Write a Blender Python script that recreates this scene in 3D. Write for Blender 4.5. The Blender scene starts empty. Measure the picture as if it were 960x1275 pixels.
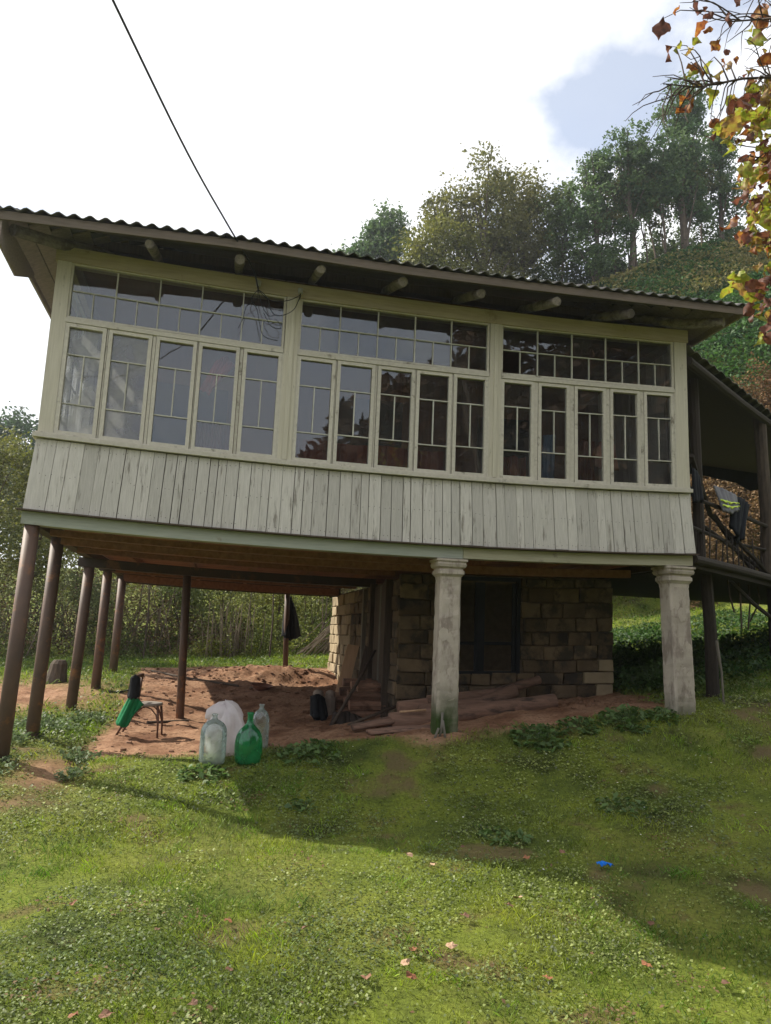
import bpy, math, random
import numpy as np
from mathutils import Vector, Matrix
random.seed(7); rng = np.random.default_rng(7)
S = bpy.context.scene; C = S.collection; PI = math.pi
# ------------------------------------------------------------------ camera
YAW, PITCH, ROLL = 0.2118, 0.1619, 0.0412
cd = bpy.data.cameras.new('camera'); cam = bpy.data.objects.new('camera', cd); C.objects.link(cam); S.camera = cam
CAM = Vector((1.7693, -7.4226, 1.2058)); cam.location = CAM
fw = Vector((math.sin(YAW)*math.cos(PITCH), math.cos(YAW)*math.cos(PITCH), math.sin(PITCH)))
rt = Vector((math.cos(YAW), -math.sin(YAW), 0)); up = rt.cross(fw)
r2 = math.cos(ROLL)*rt + math.sin(ROLL)*up; u2 = -math.sin(ROLL)*rt + math.cos(ROLL)*up
cam.rotation_euler = Matrix((r2, u2, -fw)).transposed().to_euler()
cd.sensor_fit = 'HORIZONTAL'; cd.sensor_width = 36; cd.lens = 939.55/960*36; cd.clip_start = 0.05; cd.clip_end = 2000
# ------------------------------------------------------------------ sky and sun
SUN = Vector((-0.95, 0.62, 1.0)).normalized()
elev = math.asin(SUN.z); az = math.atan2(SUN.x, SUN.y)
wd = bpy.data.worlds.new('World'); S.world = wd; wd.use_nodes = True
nt = wd.node_tree; nt.nodes.clear(); N = nt.nodes.new; L = nt.links.new
out = N('ShaderNodeOutputWorld'); bg = N('ShaderNodeBackground'); bg.inputs[1].default_value = 0.0525
sky = N('ShaderNodeTexSky'); sky.sky_type = 'NISHITA'; sky.sun_disc = False; sky.sun_elevation = elev; sky.sun_rotation = az
sky.air_density = 1.0; sky.dust_density = 1.5
tc = N('ShaderNodeTexCoord'); mp = N('ShaderNodeMapping'); mp.inputs['Scale'].default_value = (1.5, 1.5, 2.2); mp.inputs['Location'].default_value = (0.452, 1.905, 2.604)
ns = N('ShaderNodeTexNoise'); ns.inputs['Scale'].default_value = 2.3; ns.inputs['Detail'].default_value = 7; ns.inputs['Roughness'].default_value = .55
rp = N('ShaderNodeValToRGB'); rp.color_ramp.elements[0].position = .33; rp.color_ramp.elements[1].position = .455
n2 = N('ShaderNodeTexNoise'); n2.inputs['Scale'].default_value = 5; n2.inputs['Detail'].default_value = 5
r3 = N('ShaderNodeValToRGB'); r3.color_ramp.elements[0].color = (14.6, 15.0, 16.4, 1); r3.color_ramp.elements[1].color = (16.0, 16.1, 16.3, 1)
r3.color_ramp.elements[0].position = .3; r3.color_ramp.elements[1].position = .6
mx = N('ShaderNodeMixRGB')
L(tc.outputs['Generated'], mp.inputs[0]); L(mp.outputs[0], ns.inputs[0]); L(ns.outputs[0], rp.inputs[0]); L(mp.outputs[0], n2.inputs[0]); L(n2.outputs[0], r3.inputs[0])
cm = N('ShaderNodeMapRange'); cm.inputs[3].default_value = .35; L(rp.outputs[0], cm.inputs[0]); L(cm.outputs[0], mx.inputs[0]); sc_ = N('ShaderNodeVectorMath'); sc_.operation = 'SCALE'; sc_.inputs['Scale'].default_value = 2.6; L(sky.outputs[0], sc_.inputs[0]); L(sc_.outputs[0], mx.inputs[1]); L(r3.outputs[0], mx.inputs[2]); L(mx.outputs[0], bg.inputs[0]); L(bg.outputs[0], out.inputs[0])
sd = bpy.data.lights.new('sun', 'SUN'); so = bpy.data.objects.new('sun', sd); C.objects.link(so)
sd.energy = 5.0; sd.angle = math.radians(.55); sd.color = (1, .93, .80); so.rotation_euler = SUN.to_track_quat('Z', 'Y').to_euler(); so.location = (-9, 6, 12)
S.view_settings.view_transform = 'Standard'; S.view_settings.look = 'None'; S.view_settings.gamma = 1; S.view_settings.exposure = 0.62
S.render.engine = 'CYCLES'; S.cycles.max_bounces = 7; S.cycles.transparent_max_bounces = 14; S.cycles.diffuse_bounces = 3
S.cycles.glossy_bounces = 3; S.cycles.transmission_bounces = 4; S.cycles.caustics_reflective = False; S.cycles.caustics_refractive = False

# ------------------------------------------------------------------ materials
def newmat(name):
    m = bpy.data.materials.new(name); m.use_nodes = True; t = m.node_tree; t.nodes.clear()
    o = t.nodes.new('ShaderNodeOutputMaterial'); b = t.nodes.new('ShaderNodeBsdfPrincipled'); t.links.new(b.outputs[0], o.inputs[0])
    return m, t, b, o
def mat(name, a, b=None, scale=6, stretch=(1, 1, 1), rough=.8, bump=.2, bscale=None, objvar=.12, dark=None, darkpos=.62, darkscale=3, darkstretch=(1, 1, 1), spec=.3, moss=None):
    """mottled two-colour material; 'dark' adds blotchy stains; moss=(colour, z0, z1) grows up from the foot"""
    m, t, p, o = newmat(name); n = t.nodes.new; l = t.links.new
    if b is None: b = tuple(c*.7 for c in a)
    tc = n('ShaderNodeTexCoord'); oi = n('ShaderNodeObjectInfo')
    ad = n('ShaderNodeVectorMath'); ad.operation = 'MULTIPLY_ADD'; l(oi.outputs['Random'], ad.inputs[0]); ad.inputs[1].default_value = (7.3, 3.1, 5.7); l(tc.outputs['Object'], ad.inputs[2])
    mp = n('ShaderNodeMapping'); mp.inputs['Scale'].default_value = stretch; l(ad.outputs[0], mp.inputs[0])
    no = n('ShaderNodeTexNoise'); no.inputs['Scale'].default_value = scale; no.inputs['Detail'].default_value = 6; no.inputs['Roughness'].default_value = .62; l(mp.outputs[0], no.inputs[0])
    mx = n('ShaderNodeMixRGB'); mx.inputs[1].default_value = (*a, 1); mx.inputs[2].default_value = (*b, 1)
    rm = n('ShaderNodeMapRange'); rm.inputs[1].default_value = .32; rm.inputs[2].default_value = .68; l(no.outputs[0], rm.inputs[0]); l(rm.outputs[0], mx.inputs[0])
    last = mx.outputs[0]
    if dark:
        mp2 = n('ShaderNodeMapping'); mp2.inputs['Scale'].default_value = darkstretch; l(ad.outputs[0], mp2.inputs[0])
        n2 = n('ShaderNodeTexNoise'); n2.inputs['Scale'].default_value = darkscale; n2.inputs['Detail'].default_value = 8; n2.inputs['Roughness'].default_value = .68; l(mp2.outputs[0], n2.inputs[0])
        r = n('ShaderNodeValToRGB'); r.color_ramp.elements[0].position = darkpos-.06; r.color_ramp.elements[1].position = darkpos+.04; l(n2.outputs[0], r.inputs[0])
        x2 = n('ShaderNodeMixRGB'); x2.inputs[2].default_value = (*dark, 1); l(r.outputs[0], x2.inputs[0]); l(last, x2.inputs[1]); last = x2.outputs[0]
    if moss:
        sx = n('ShaderNodeSeparateXYZ'); l(tc.outputs['Object'], sx.inputs[0])
        q = n('ShaderNodeMapRange'); q.inputs[1].default_value = moss[1]; q.inputs[2].default_value = moss[2]; q.inputs[3].default_value = 1; q.inputs[4].default_value = 0; l(sx.outputs[2], q.inputs[0])
        k = n('ShaderNodeMath'); k.operation = 'MULTIPLY_ADD'; l(no.outputs[0], k.inputs[0]); k.inputs[1].default_value = 1.6; k.inputs[2].default_value = -.8
        k2 = n('ShaderNodeMath'); k2.operation = 'ADD'; k2.use_clamp = True; l(q.outputs[0], k2.inputs[0]); l(k.outputs[0], k2.inputs[1])
        k3 = n('ShaderNodeMath'); k3.operation = 'MULTIPLY'; k3.use_clamp = True; l(k2.outputs[0], k3.inputs[0]); l(q.outputs[0], k3.inputs[1])
        x2 = n('ShaderNodeMixRGB'); x2.inputs[2].default_value = (*moss[0], 1); l(k3.outputs[0], x2.inputs[0]); l(last, x2.inputs[1]); last = x2.outputs[0]
    if objvar:
        mr = n('ShaderNodeMapRange'); mr.inputs[3].default_value = 1-objvar; mr.inputs[4].default_value = 1+objvar; l(oi.outputs['Random'], mr.inputs[0])
        x3 = n('ShaderNodeVectorMath'); x3.operation = 'SCALE'; l(last, x3.inputs[0]); l(mr.outputs[0], x3.inputs['Scale']); last = x3.outputs[0]
    l(last, p.inputs['Base Color']); p.inputs['Roughness'].default_value = rough; p.inputs['Specular IOR Level'].default_value = spec
    if bump:
        bn = n('ShaderNodeBump'); bn.inputs['Strength'].default_value = bump; bn.inputs['Distance'].default_value = .01
        if bscale:
            n3 = n('ShaderNodeTexNoise'); n3.inputs['Scale'].default_value = bscale; n3.inputs['Detail'].default_value = 5; l(mp.outputs[0], n3.inputs[0]); l(n3.outputs[0], bn.inputs['Height'])
        else: l(no.outputs[0], bn.inputs['Height'])
        l(bn.outputs[0], p.inputs['Normal'])
    return m
def leafmat(name, tr=.35, rough=.6):
    m, t, p, o = newmat(name); n = t.nodes.new; l = t.links.new
    at = n('ShaderNodeAttribute'); at.attribute_name = 'Col'
    l(at.outputs['Color'], p.inputs['Base Color']); p.inputs['Roughness'].default_value = rough; p.inputs['Specular IOR Level'].default_value = .35
    tl = n('ShaderNodeBsdfTranslucent'); hs = n('ShaderNodeHueSaturation'); hs.inputs['Value'].default_value = 1.5; hs.inputs['Saturation'].default_value = 1.1; l(at.outputs['Color'], hs.inputs['Color']); l(hs.outputs[0], tl.inputs[0])
    ms = n('ShaderNodeMixShader'); ms.inputs[0].default_value = tr; l(p.outputs[0], ms.inputs[1]); l(tl.outputs[0], ms.inputs[2]); l(ms.outputs[0], o.inputs[0])
    return m
def glassmat(name, tint=(.9, .92, .92), dust=.06, refl=1.0, ior=1.5, dustcol=(.5, .5, .48)):
    m, t, p, o = newmat(name); n = t.nodes.new; l = t.links.new; t.nodes.remove(p)
    tr = n('ShaderNodeBsdfTransparent'); tr.inputs[0].default_value = (*tint, 1); gl = n('ShaderNodeBsdfGlossy'); gl.inputs['Roughness'].default_value = .015; gl.inputs[0].default_value = (.86, .93, 1, 1)
    fr = n('ShaderNodeFresnel'); fr.inputs[0].default_value = ior; mu = n('ShaderNodeMath'); mu.operation = 'MULTIPLY'; mu.use_clamp = True; mu.inputs[1].default_value = refl; l(fr.outputs[0], mu.inputs[0])
    ms = n('ShaderNodeMixShader'); l(mu.outputs[0], ms.inputs[0]); l(tr.outputs[0], ms.inputs[1]); l(gl.outputs[0], ms.inputs[2])
    df = n('ShaderNodeBsdfDiffuse'); df.inputs[0].default_value = (*dustcol, 1); tl = n('ShaderNodeBsdfTranslucent'); tl.inputs[0].default_value = (*dustcol, 1)
    m3 = n('ShaderNodeMixShader'); m3.inputs[0].default_value = .5; l(df.outputs[0], m3.inputs[1]); l(tl.outputs[0], m3.inputs[2])
    tc = n('ShaderNodeTexCoord'); no = n('ShaderNodeTexNoise'); no.inputs['Scale'].default_value = 5; no.inputs['Detail'].default_value = 5; l(tc.outputs['Object'], no.inputs[0])
    mr = n('ShaderNodeMapRange'); mr.inputs[1].default_value = .3; mr.inputs[2].default_value = .75; mr.inputs[3].default_value = dust*.3; mr.inputs[4].default_value = dust*2; l(no.outputs[0], mr.inputs[0])
    m4 = n('ShaderNodeMixShader'); l(mr.outputs[0], m4.inputs[0]); l(ms.outputs[0], m4.inputs[1]); l(m3.outputs[0], m4.inputs[2]); l(m4.outputs[0], o.inputs[0])
    n4 = n('ShaderNodeTexNoise'); n4.inputs['Scale'].default_value = 3; l(tc.outputs['Object'], n4.inputs[0])
    bn = n('ShaderNodeBump'); bn.inputs['Strength'].default_value = .06; bn.inputs['Distance'].default_value = .02; l(n4.outputs[0], bn.inputs['Height']); l(bn.outputs[0], gl.inputs['Normal'])
    return m
GR = (9, 9, .55)
M = dict(
 plank=mat('painted plank', (.56, .535, .485), (.455, .435, .39), 7, GR, .75, .4, objvar=.13, dark=(.22, .20, .17), darkpos=.63, darkscale=3.6, darkstretch=(6, 6, .5)),
 frame=mat('painted window frame', (.56, .53, .445), (.46, .43, .36), 9, (3, 3, 3), .7, .3, objvar=.05, dark=(.17, .15, .11), darkpos=.66, darkscale=5),
 post=mat('painted post', (.56, .525, .42), (.47, .44, .35), 6, GR, .72, .3, objvar=.04, dark=(.18, .17, .12), darkpos=.68, darkscale=4, darkstretch=(4, 4, 1)),
 plate=mat('painted top plate', (.42, .36, .245), (.33, .28, .19), 6, (.6, 9, 9), .75, .3, objvar=.04, dark=(.18, .14, .09), darkpos=.66, darkscale=3),
 beamL=mat('painted beam pale green', (.38, .40, .34), (.30, .325, .28), 6, (.6, 9, 9), .7, .25, objvar=.02, dark=(.2, .17, .12), darkpos=.67, darkscale=3),
 beamR=mat('painted beam cream', (.42, .40, .29), (.34, .32, .225), 6, (.6, 9, 9), .7, .25, objvar=.02, dark=(.15, .13, .1), darkpos=.64, darkscale=3),
 bar=mat('glazing bar', (.55, .54, .46), (.40, .39, .33), 12, (1, 1, 1), .6, .1, objvar=.1),
 darkwood=mat('dark weathered wood', (.10, .075, .055), (.055, .04, .032), 8, (9, 9, .6), .85, .4),
 soffit=mat('soffit board', (.34, .28, .235), (.22, .18, .155), 6, (.6, 9, 9), .85, .3, objvar=.2),
 fascia=mat('fascia board', (.17, .135, .105), (.11, .09, .07), 6, (.6, 9, 9), .85, .3, objvar=.08),
 rafter=mat('rafter log', (.24, .21, .175), (.15, .13, .105), 9, (6, 1, 6), .9, .6, objvar=.2, dark=(.10, .085, .07), darkpos=.54, darkscale=6),
 joist=mat('joist', (.30, .15, .09), (.19, .09, .055), 6, (3, 3, 3), .85, .3, objvar=.15),
 board=mat('floor board underside', (.30, .14, .08), (.18, .085, .05), 5, (.7, 8, 8), .85, .3, objvar=.25, dark=(.08, .05, .04), darkpos=.62),
 steel=mat('rusty brown pipe', (.145, .085, .058), (.08, .052, .042), 5, (1, 1, .5), .6, .25, objvar=.12, dark=(.24, .11, .05), darkpos=.62, darkscale=6, spec=.4),
 steelbeam=mat('dark steel beam', (.07, .045, .035), (.045, .035, .03), 5, (1, 1, 1), .6, .2, dark=(.16, .08, .04), darkpos=.62),
 roofing=mat('corrugated asbestos sheet', (.20, .19, .18), (.12, .115, .11), 3, (1, 1, 1), .85, .3, objvar=.12, dark=(.07, .075, .06), darkpos=.56, darkscale=2),
 plaster=mat('flaking column plaster', (.50, .44, .37), (.38, .33, .28), 5, (1, 1, .7), .9, .8, objvar=0, dark=(.27, .225, .19), darkpos=.56, darkscale=4, darkstretch=(2, 2, .8), moss=((.03, .055, .010), .40, .85)),
 stone=mat('limestone block', (.18, .13, .08), (.10, .073, .047), 4, (1, 1, 1), .95, .8, objvar=.38, dark=(.055, .045, .035), darkpos=.55, darkscale=3),
 stonepalelit=mat('pale and sunlit limestone block', (.36, .29, .19), (.26, .205, .13), 4, (1, 1, 1), .95, .8, objvar=.15),  # pale corner stones; also the sunlit tone painted on the side wall
 mortar=mat('earth mortar', (.17, .125, .085), (.11, .08, .055), 12, (1, 1, 1), 1, .8, objvar=0),
 blueframe=mat('dark blue painted frame', (.011, .014, .022), (.007, .009, .013), 8, (1, 1, 1), .6, .2),
 innerwall=mat('brown inner wall', (.16, .075, .05), (.10, .05, .035), 3, (9, 1, .6), .85, .2, objvar=.2),
 curtain=mat('dark red curtain', (.16, .035, .025), (.10, .022, .018), 3, (14, 14, .6), .9, .3, objvar=.2),
 chairwood=mat('worn brown chair wood', (.15, .07, .045), (.085, .042, .03), 9, (1, 1, 1), .55, .2, objvar=.1),
 seat=mat('grey worn seat', (.30, .27, .24), (.20, .18, .16), 9, (1, 1, 1), .6, .2),
 greencloth=mat('green cloth', (.008, .21, .075), (.006, .14, .05), 6, (4, 4, 1), .85, .3, objvar=0),
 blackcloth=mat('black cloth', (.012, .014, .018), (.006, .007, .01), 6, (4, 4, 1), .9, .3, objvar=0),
 navy=mat('dark navy cloth', (.013, .016, .021), (.008, .010, .013), 6, (4, 4, 1), .9, .3, objvar=0),
 greycloth=mat('grey work jacket cloth', (.21, .21, .225), (.14, .14, .155), 5, (3, 3, 1), .9, .4, objvar=0),
 hiviz=mat('yellow reflective tape', (.62, .80, .05), (.5, .65, .04), 6, (1, 1, 1), .4, 0, objvar=0),
 pinkcloth=mat('faded pink bag', (.52, .30, .24), (.42, .24, .19), 6, (3, 3, 3), .9, .2, objvar=0),
 bluecloth=mat('pale blue cloth', (.24, .34, .46), (.17, .25, .36), 6, (3, 3, 3), .9, .2, objvar=0),
 redcloth=mat('red cloth', (.42, .06, .035), (.30, .04, .025), 6, (3, 3, 3), .9, .2, objvar=0),
 rag=mat('dirty brown rag', (.055, .042, .035), (.03, .024, .022), 7, (1, 1, 1), .95, .4, objvar=0),
 log=mat('stripped log', (.26, .155, .11), (.15, .09, .065), 5, (1, 8, 8), .9, .5, objvar=.18, dark=(.06, .042, .034), darkpos=.6, darkscale=2, darkstretch=(1, 4, 4)),
 firewood=mat('split firewood', (.27, .15, .10), (.14, .085, .06), 7, (1, 6, 6), .9, .4, objvar=.25, dark=(.09, .05, .035), darkpos=.6, darkscale=4),
 paleboard=mat('fresh sawn board', (.48, .31, .19), (.38, .24, .14), 5, (6, 6, .6), .8, .2, objvar=.05),
 greywood=mat('grey weathered wood', (.20, .18, .15), (.12, .11, .09), 6, (8, 8, .6), .9, .3, objvar=.15),
 cobble=mat('field stone', (.34, .28, .23), (.22, .18, .15), 5, (1, 1, 1), .95, .5, objvar=.15),
 clay=mat('reddish clay bowl', (.25, .12, .08), (.17, .08, .055), 6, (1, 1, 1), .8, .3, objvar=0),
 rubber=mat('brown hose', (.12, .085, .06), (.08, .06, .045), 8, (1, 1, 1), .6, .1, objvar=.1),
 cable=mat('black cable', (.02, .02, .022), (.012, .012, .013), 8, (1, 1, 1), .5, 0, objvar=0),
 ceramic=mat('grey ceramic insulator', (.42, .42, .44), (.32, .32, .34), 8, (1, 1, 1), .35, 0, objvar=0, spec=.5),
 bark=mat('tree bark', (.13, .10, .075), (.06, .048, .038), 7, (3, 3, .7), .95, .6, objvar=.2),
 twig=mat('dark twig', (.10, .075, .06), (.06, .045, .038), 9, (1, 1, 1), .9, 0, objvar=.2),
 drystem=mat('dry grey stem', (.25, .20, .15), (.14, .11, .085), 9, (1, 1, 1), .9, 0, objvar=.2),
 bluewrap=mat('bright blue plastic', (.005, .16, .62), (.004, .12, .5), 6, (1, 1, 1), .35, .1, objvar=0),
 porchwood=mat('shade-darkened porch wood', (.05, .04, .033), (.03, .025, .021), 8, (9, 9, .6), .9, .4),  # the porch's deep shade is put into this near-black wood colour
 darkstone=mat('dark stone foot', (.09, .08, .07), (.05, .045, .04), 5, (1, 1, 1), .95, .6),
 leaf=leafmat('foliage', .3), grass=leafmat('grass and clover', .35, .55), dry=leafmat('dry leaves', .25, .8),
 glass=glassmat('old window glass', (.80, .82, .82), .06, 2.5),
 glassdirty=glassmat('dusty window glass', (.80, .82, .84), .42, 2.5),
 clear=glassmat('clear bottle glass', (.90, .94, .92), .30, 1.6, dustcol=(.62, .70, .66)),
 green=glassmat('green bottle glass', (.14, .70, .36), .32, 1.4, dustcol=(.07, .48, .20)),
 sack=None)
m, t, p, o = newmat('thin white plastic sack'); p.inputs['Base Color'].default_value = (.82, .79, .80, 1); p.inputs['Roughness'].default_value = .45
tl = t.nodes.new('ShaderNodeBsdfTranslucent'); tl.inputs[0].default_value = (.85, .78, .8, 1); ms = t.nodes.new('ShaderNodeMixShader'); ms.inputs[0].default_value = .5
tn = t.nodes.new('ShaderNodeBsdfTransparent'); m5 = t.nodes.new('ShaderNodeMixShader')
nz = t.nodes.new('ShaderNodeTexNoise'); nz.inputs['Scale'].default_value = 7; tcc = t.nodes.new('ShaderNodeTexCoord'); t.links.new(tcc.outputs['Object'], nz.inputs[0])
mr = t.nodes.new('ShaderNodeMapRange'); mr.inputs[1].default_value = .35; mr.inputs[2].default_value = .65; mr.inputs[3].default_value = .0; mr.inputs[4].default_value = .18; t.links.new(nz.outputs[0], mr.inputs[0])
t.links.new(mr.outputs[0], m5.inputs[0])
t.links.new(p.outputs[0], ms.inputs[1]); t.links.new(tl.outputs[0], ms.inputs[2]); t.links.new(ms.outputs[0], m5.inputs[1]); t.links.new(tn.outputs[0], m5.inputs[2]); t.links.new(m5.outputs[0], o.inputs[0]); M['sack'] = m

# ------------------------------------------------------------------ helpers
W = 6.8422
def sag(X): return -0.0782*4*X*(W-X)/W**2 + .0179*X/W
def smooth_obj(me): me.polygons.foreach_set('use_smooth', [True]*len(me.polygons))
def tag(o, label=None, cat=None, group=None, kind=None):
    if label: o['label'] = label
    if cat: o['category'] = cat
    if group: o['group'] = group
    if kind: o['kind'] = kind
    return o
def empty(name, loc, label, cat, group=None, rz=0):
    o = bpy.data.objects.new(name, None); C.objects.link(o); o.location = loc; o.rotation_euler.z = rz; o.empty_display_size = .1
    return tag(o, label, cat, group)
class MB:
    def __init__(s): s.v = []; s.f = []
    def add(s, vs, fs):
        k = len(s.v); s.v += [tuple(v) for v in vs]; s.f += [tuple(i+k for i in f) for f in fs]; return s
    def box(s, x0, x1, y0, y1, z0, z1, nx=1):
        """axis box, split nx times along x so it can follow the sag"""
        vs = []; fs = []
        for i in range(nx+1):
            x = x0+(x1-x0)*i/nx; vs += [(x, y0, z0), (x, y1, z0), (x, y1, z1), (x, y0, z1)]
        for i in range(nx):
            a = 4*i; b = a+4
            for j in range(4): fs.append((a+j, b+j, b+(j+1) % 4, a+(j+1) % 4))
        fs.append((0, 1, 2, 3)); e = 4*nx; fs.append((e+3, e+2, e+1, e)); return s.add(vs, [f[::-1] for f in fs])
    def tube(s, pts, rad, n=8, cap=True, flat=1.0, jit=0):
        pts = [Vector(p) for p in pts]; rad = [rad]*len(pts) if isinstance(rad, (int, float)) else rad
        vs = []; prev = None
        for i, p in enumerate(pts):
            d = (pts[min(i+1, len(pts)-1)]-pts[max(i-1, 0)]).normalized()
            if prev is None:
                u = d.cross(Vector((0, 0, 1)));
                if u.length < .1: u = d.cross(Vector((0, 1, 0)))
            else: u = prev-d*prev.dot(d)
            u.normalize(); prev = u; w = d.cross(u)
            for k in range(n):
                a = 2*PI*k/n; r = rad[i]*(1+random.uniform(-jit, jit)); vs.append(p+u*math.cos(a)*r+w*math.sin(a)*r*flat)
        fs = [(i*n+k, i*n+(k+1) % n, (i+1)*n+(k+1) % n, (i+1)*n+k) for i in range(len(pts)-1) for k in range(n)]
        if cap: fs += [tuple(range(n))[::-1], tuple((len(pts)-1)*n+k for k in range(n))]
        return s.add(vs, fs)
    def lathe(s, prof, n=20, c=(0, 0, 0), lean=(0, 0)):
        vs = [(c[0]+r*math.cos(2*PI*k/n)+lean[0]*z, c[1]+r*math.sin(2*PI*k/n)+lean[1]*z, c[2]+z) for r, z in prof for k in range(n)]
        return s.add(vs, [(i*n+k, i*n+(k+1) % n, (i+1)*n+(k+1) % n, (i+1)*n+k) for i in range(len(prof)-1) for k in range(n)])
    def build(s, name, m, parent=None, warp=None, smooth=False, bevel=0, thick=0, loc=None, **kw):
        vs = s.v if warp is None else [warp(*v) for v in s.v]
        me = bpy.data.meshes.new(name); me.from_pydata(vs, [], s.f); me.update()
        if m: me.materials.append(m)
        if smooth: smooth_obj(me)
        o = bpy.data.objects.new(name, me); C.objects.link(o)
        if parent: o.parent = parent
        if loc is not None: o.location = loc
        if thick:
            q = o.modifiers.new('s', 'SOLIDIFY'); q.thickness = thick; q.offset = 0
        if bevel:
            q = o.modifiers.new('b', 'BEVEL'); q.width = bevel; q.segments = 1
        return tag(o, **kw)
def hw(x, y, z): return (x, y, z+sag(x))            # the old house sags in the middle
def quads(name, V, m, cols=None, parent=None, nv=4, **kw):
    """V: (n, nv, 3) faces as one numpy mesh; cols: (n,3) colour per face"""
    n = len(V); me = bpy.data.meshes.new(name); me.vertices.add(n*nv); me.vertices.foreach_set('co', V.reshape(-1).astype(np.float32))
    me.loops.add(n*nv); me.loops.foreach_set('vertex_index', np.arange(n*nv, dtype=np.int32)); me.polygons.add(n)
    me.polygons.foreach_set('loop_start', np.arange(0, n*nv, nv, dtype=np.int32)); me.polygons.foreach_set('loop_total', np.full(n, nv, dtype=np.int32)); me.update(calc_edges=True)
    if cols is not None:
        a = me.color_attributes.new('Col', 'FLOAT_COLOR', 'POINT'); c = np.ones((n, nv, 4), np.float32); c[:, :, :3] = cols[:, None, :]; a.data.foreach_set('color', c.reshape(-1))
    me.materials.append(m); o = bpy.data.objects.new(name, me); C.objects.link(o)
    if parent: o.parent = parent
    return tag(o, **kw)
def vnoise(x, y, seed=0, octs=4):
    """cheap value noise in numpy"""
    x = np.asarray(x, float); y = np.asarray(y, float); o = 0; amp = 1; tot = 0
    for k in range(octs):
        xi = np.floor(x).astype(np.int64); yi = np.floor(y).astype(np.int64); fx = x-xi; fy = y-yi; fx = fx*fx*(3-2*fx); fy = fy*fy*(3-2*fy)
        def h(a, b):
            q = (a*374761393+b*668265263+(seed+k)*1274126177) & 0xFFFFFFFF; q = ((q ^ (q >> 13))*1274126177) & 0xFFFFFFFF; return ((q ^ (q >> 16)) & 0xFFFF)/65535.
        o = o+amp*((h(xi, yi)*(1-fx)+h(xi+1, yi)*fx)*(1-fy)+(h(xi, yi+1)*(1-fx)+h(xi+1, yi+1)*fx)*fy); tot += amp; amp *= .5; x = x*2.03+3.7; y = y*2.03+1.3
    return o/tot
def leafset(cen, size, cols, flat=0., aspect=.55, up=None):
    """random leaf rhombi: cen (n,3), size (n,), flat 0..1 pulls normals up"""
    n = len(cen); nr = rng.normal(size=(n, 3)); nr[:, 2] = np.abs(nr[:, 2])+flat*3; nr /= np.linalg.norm(nr, axis=1)[:, None]
    t = rng.normal(size=(n, 3)); t -= nr*(t*nr).sum(1)[:, None]; t /= np.linalg.norm(t, axis=1)[:, None]; b = np.cross(nr, t)
    s = size[:, None]; fold = nr*s*.12
    V = np.stack([cen-t*s*.5, cen+b*s*aspect*.5+fold, cen+t*s*.5, cen-b*s*aspect*.5+fold], 1)
    return V, cols
def mixcol(a, b, t): return np.asarray(a)[None, :]*(1-t[:, None])+np.asarray(b)[None, :]*t[:, None]

# ------------------------------------------------------------------ terrain
GX = np.array([-40, -15, -6, -2, 0, 2, 4.1, 6.8, 8.5, 11, 14, 18, 24, 34, 50.])
GY = np.array([-30, -8, -4, -1.5, 0, 3.5, 7, 10, 14, 20, 26, 60.])
GZ = np.array([
 [-1, -1, -.8, -.7, -.6, -.6, -.5, -.4, -.3, 0, .5, 1, 2, 3, 4],
 [-1, -.8, -.6, -.55, -.55, -.55, -.5, -.4, -.2, .1, .6, 1.4, 3, 5, 7],
 [-1, -.8, -.55, -.5, -.48, -.45, -.42, -.3, -.1, .3, .9, 1.8, 3.5, 6, 8],
 [-.9, -.7, -.45, -.35, -.3, -.28, -.2, .08, .25, .55, 1.3, 2.4, 4.5, 7, 9],
 [-.8, -.6, -.25, -.12, -.06, 0, .26, .51, .65, .95, 1.7, 3, 5.5, 8, 10],
 [-.8, -.5, -.1, .03, .06, -.03, .2, .62, .9, 1.25, 1.8, 3.6, 7, 10, 13],
 [-.8, -.4, .1, .3, .35, .46, .45, .88, 1.12, 1.4, 2.05, 4.3, 9, 13, 17],
 [-.7, -.3, .2, .4, .45, .55, .7, 1.2, 1.5, 1.75, 2.35, 5.0, 11, 15, 19],
 [-.6, 0, .4, .6, .7, .85, 1.4, 2.6, 3.4, 4.6, 7.0, 10.3, 15, 19, 22],
 [0, .6, 1.2, 1.6, 1.8, 2.8, 4.5, 8.0, 10.2, 12.8, 14.8, 16.8, 19.3, 22, 24],
 [.5, 1, 2, 2.5, 3, 4.6, 6.5, 9.5, 11.5, 13.6, 15.4, 17.3, 20, 23, 25],
 [6, 6, 6, 6, 6, 7, 8, 9, 10, 12, 14, 16, 18, 20, 22]])
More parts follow.
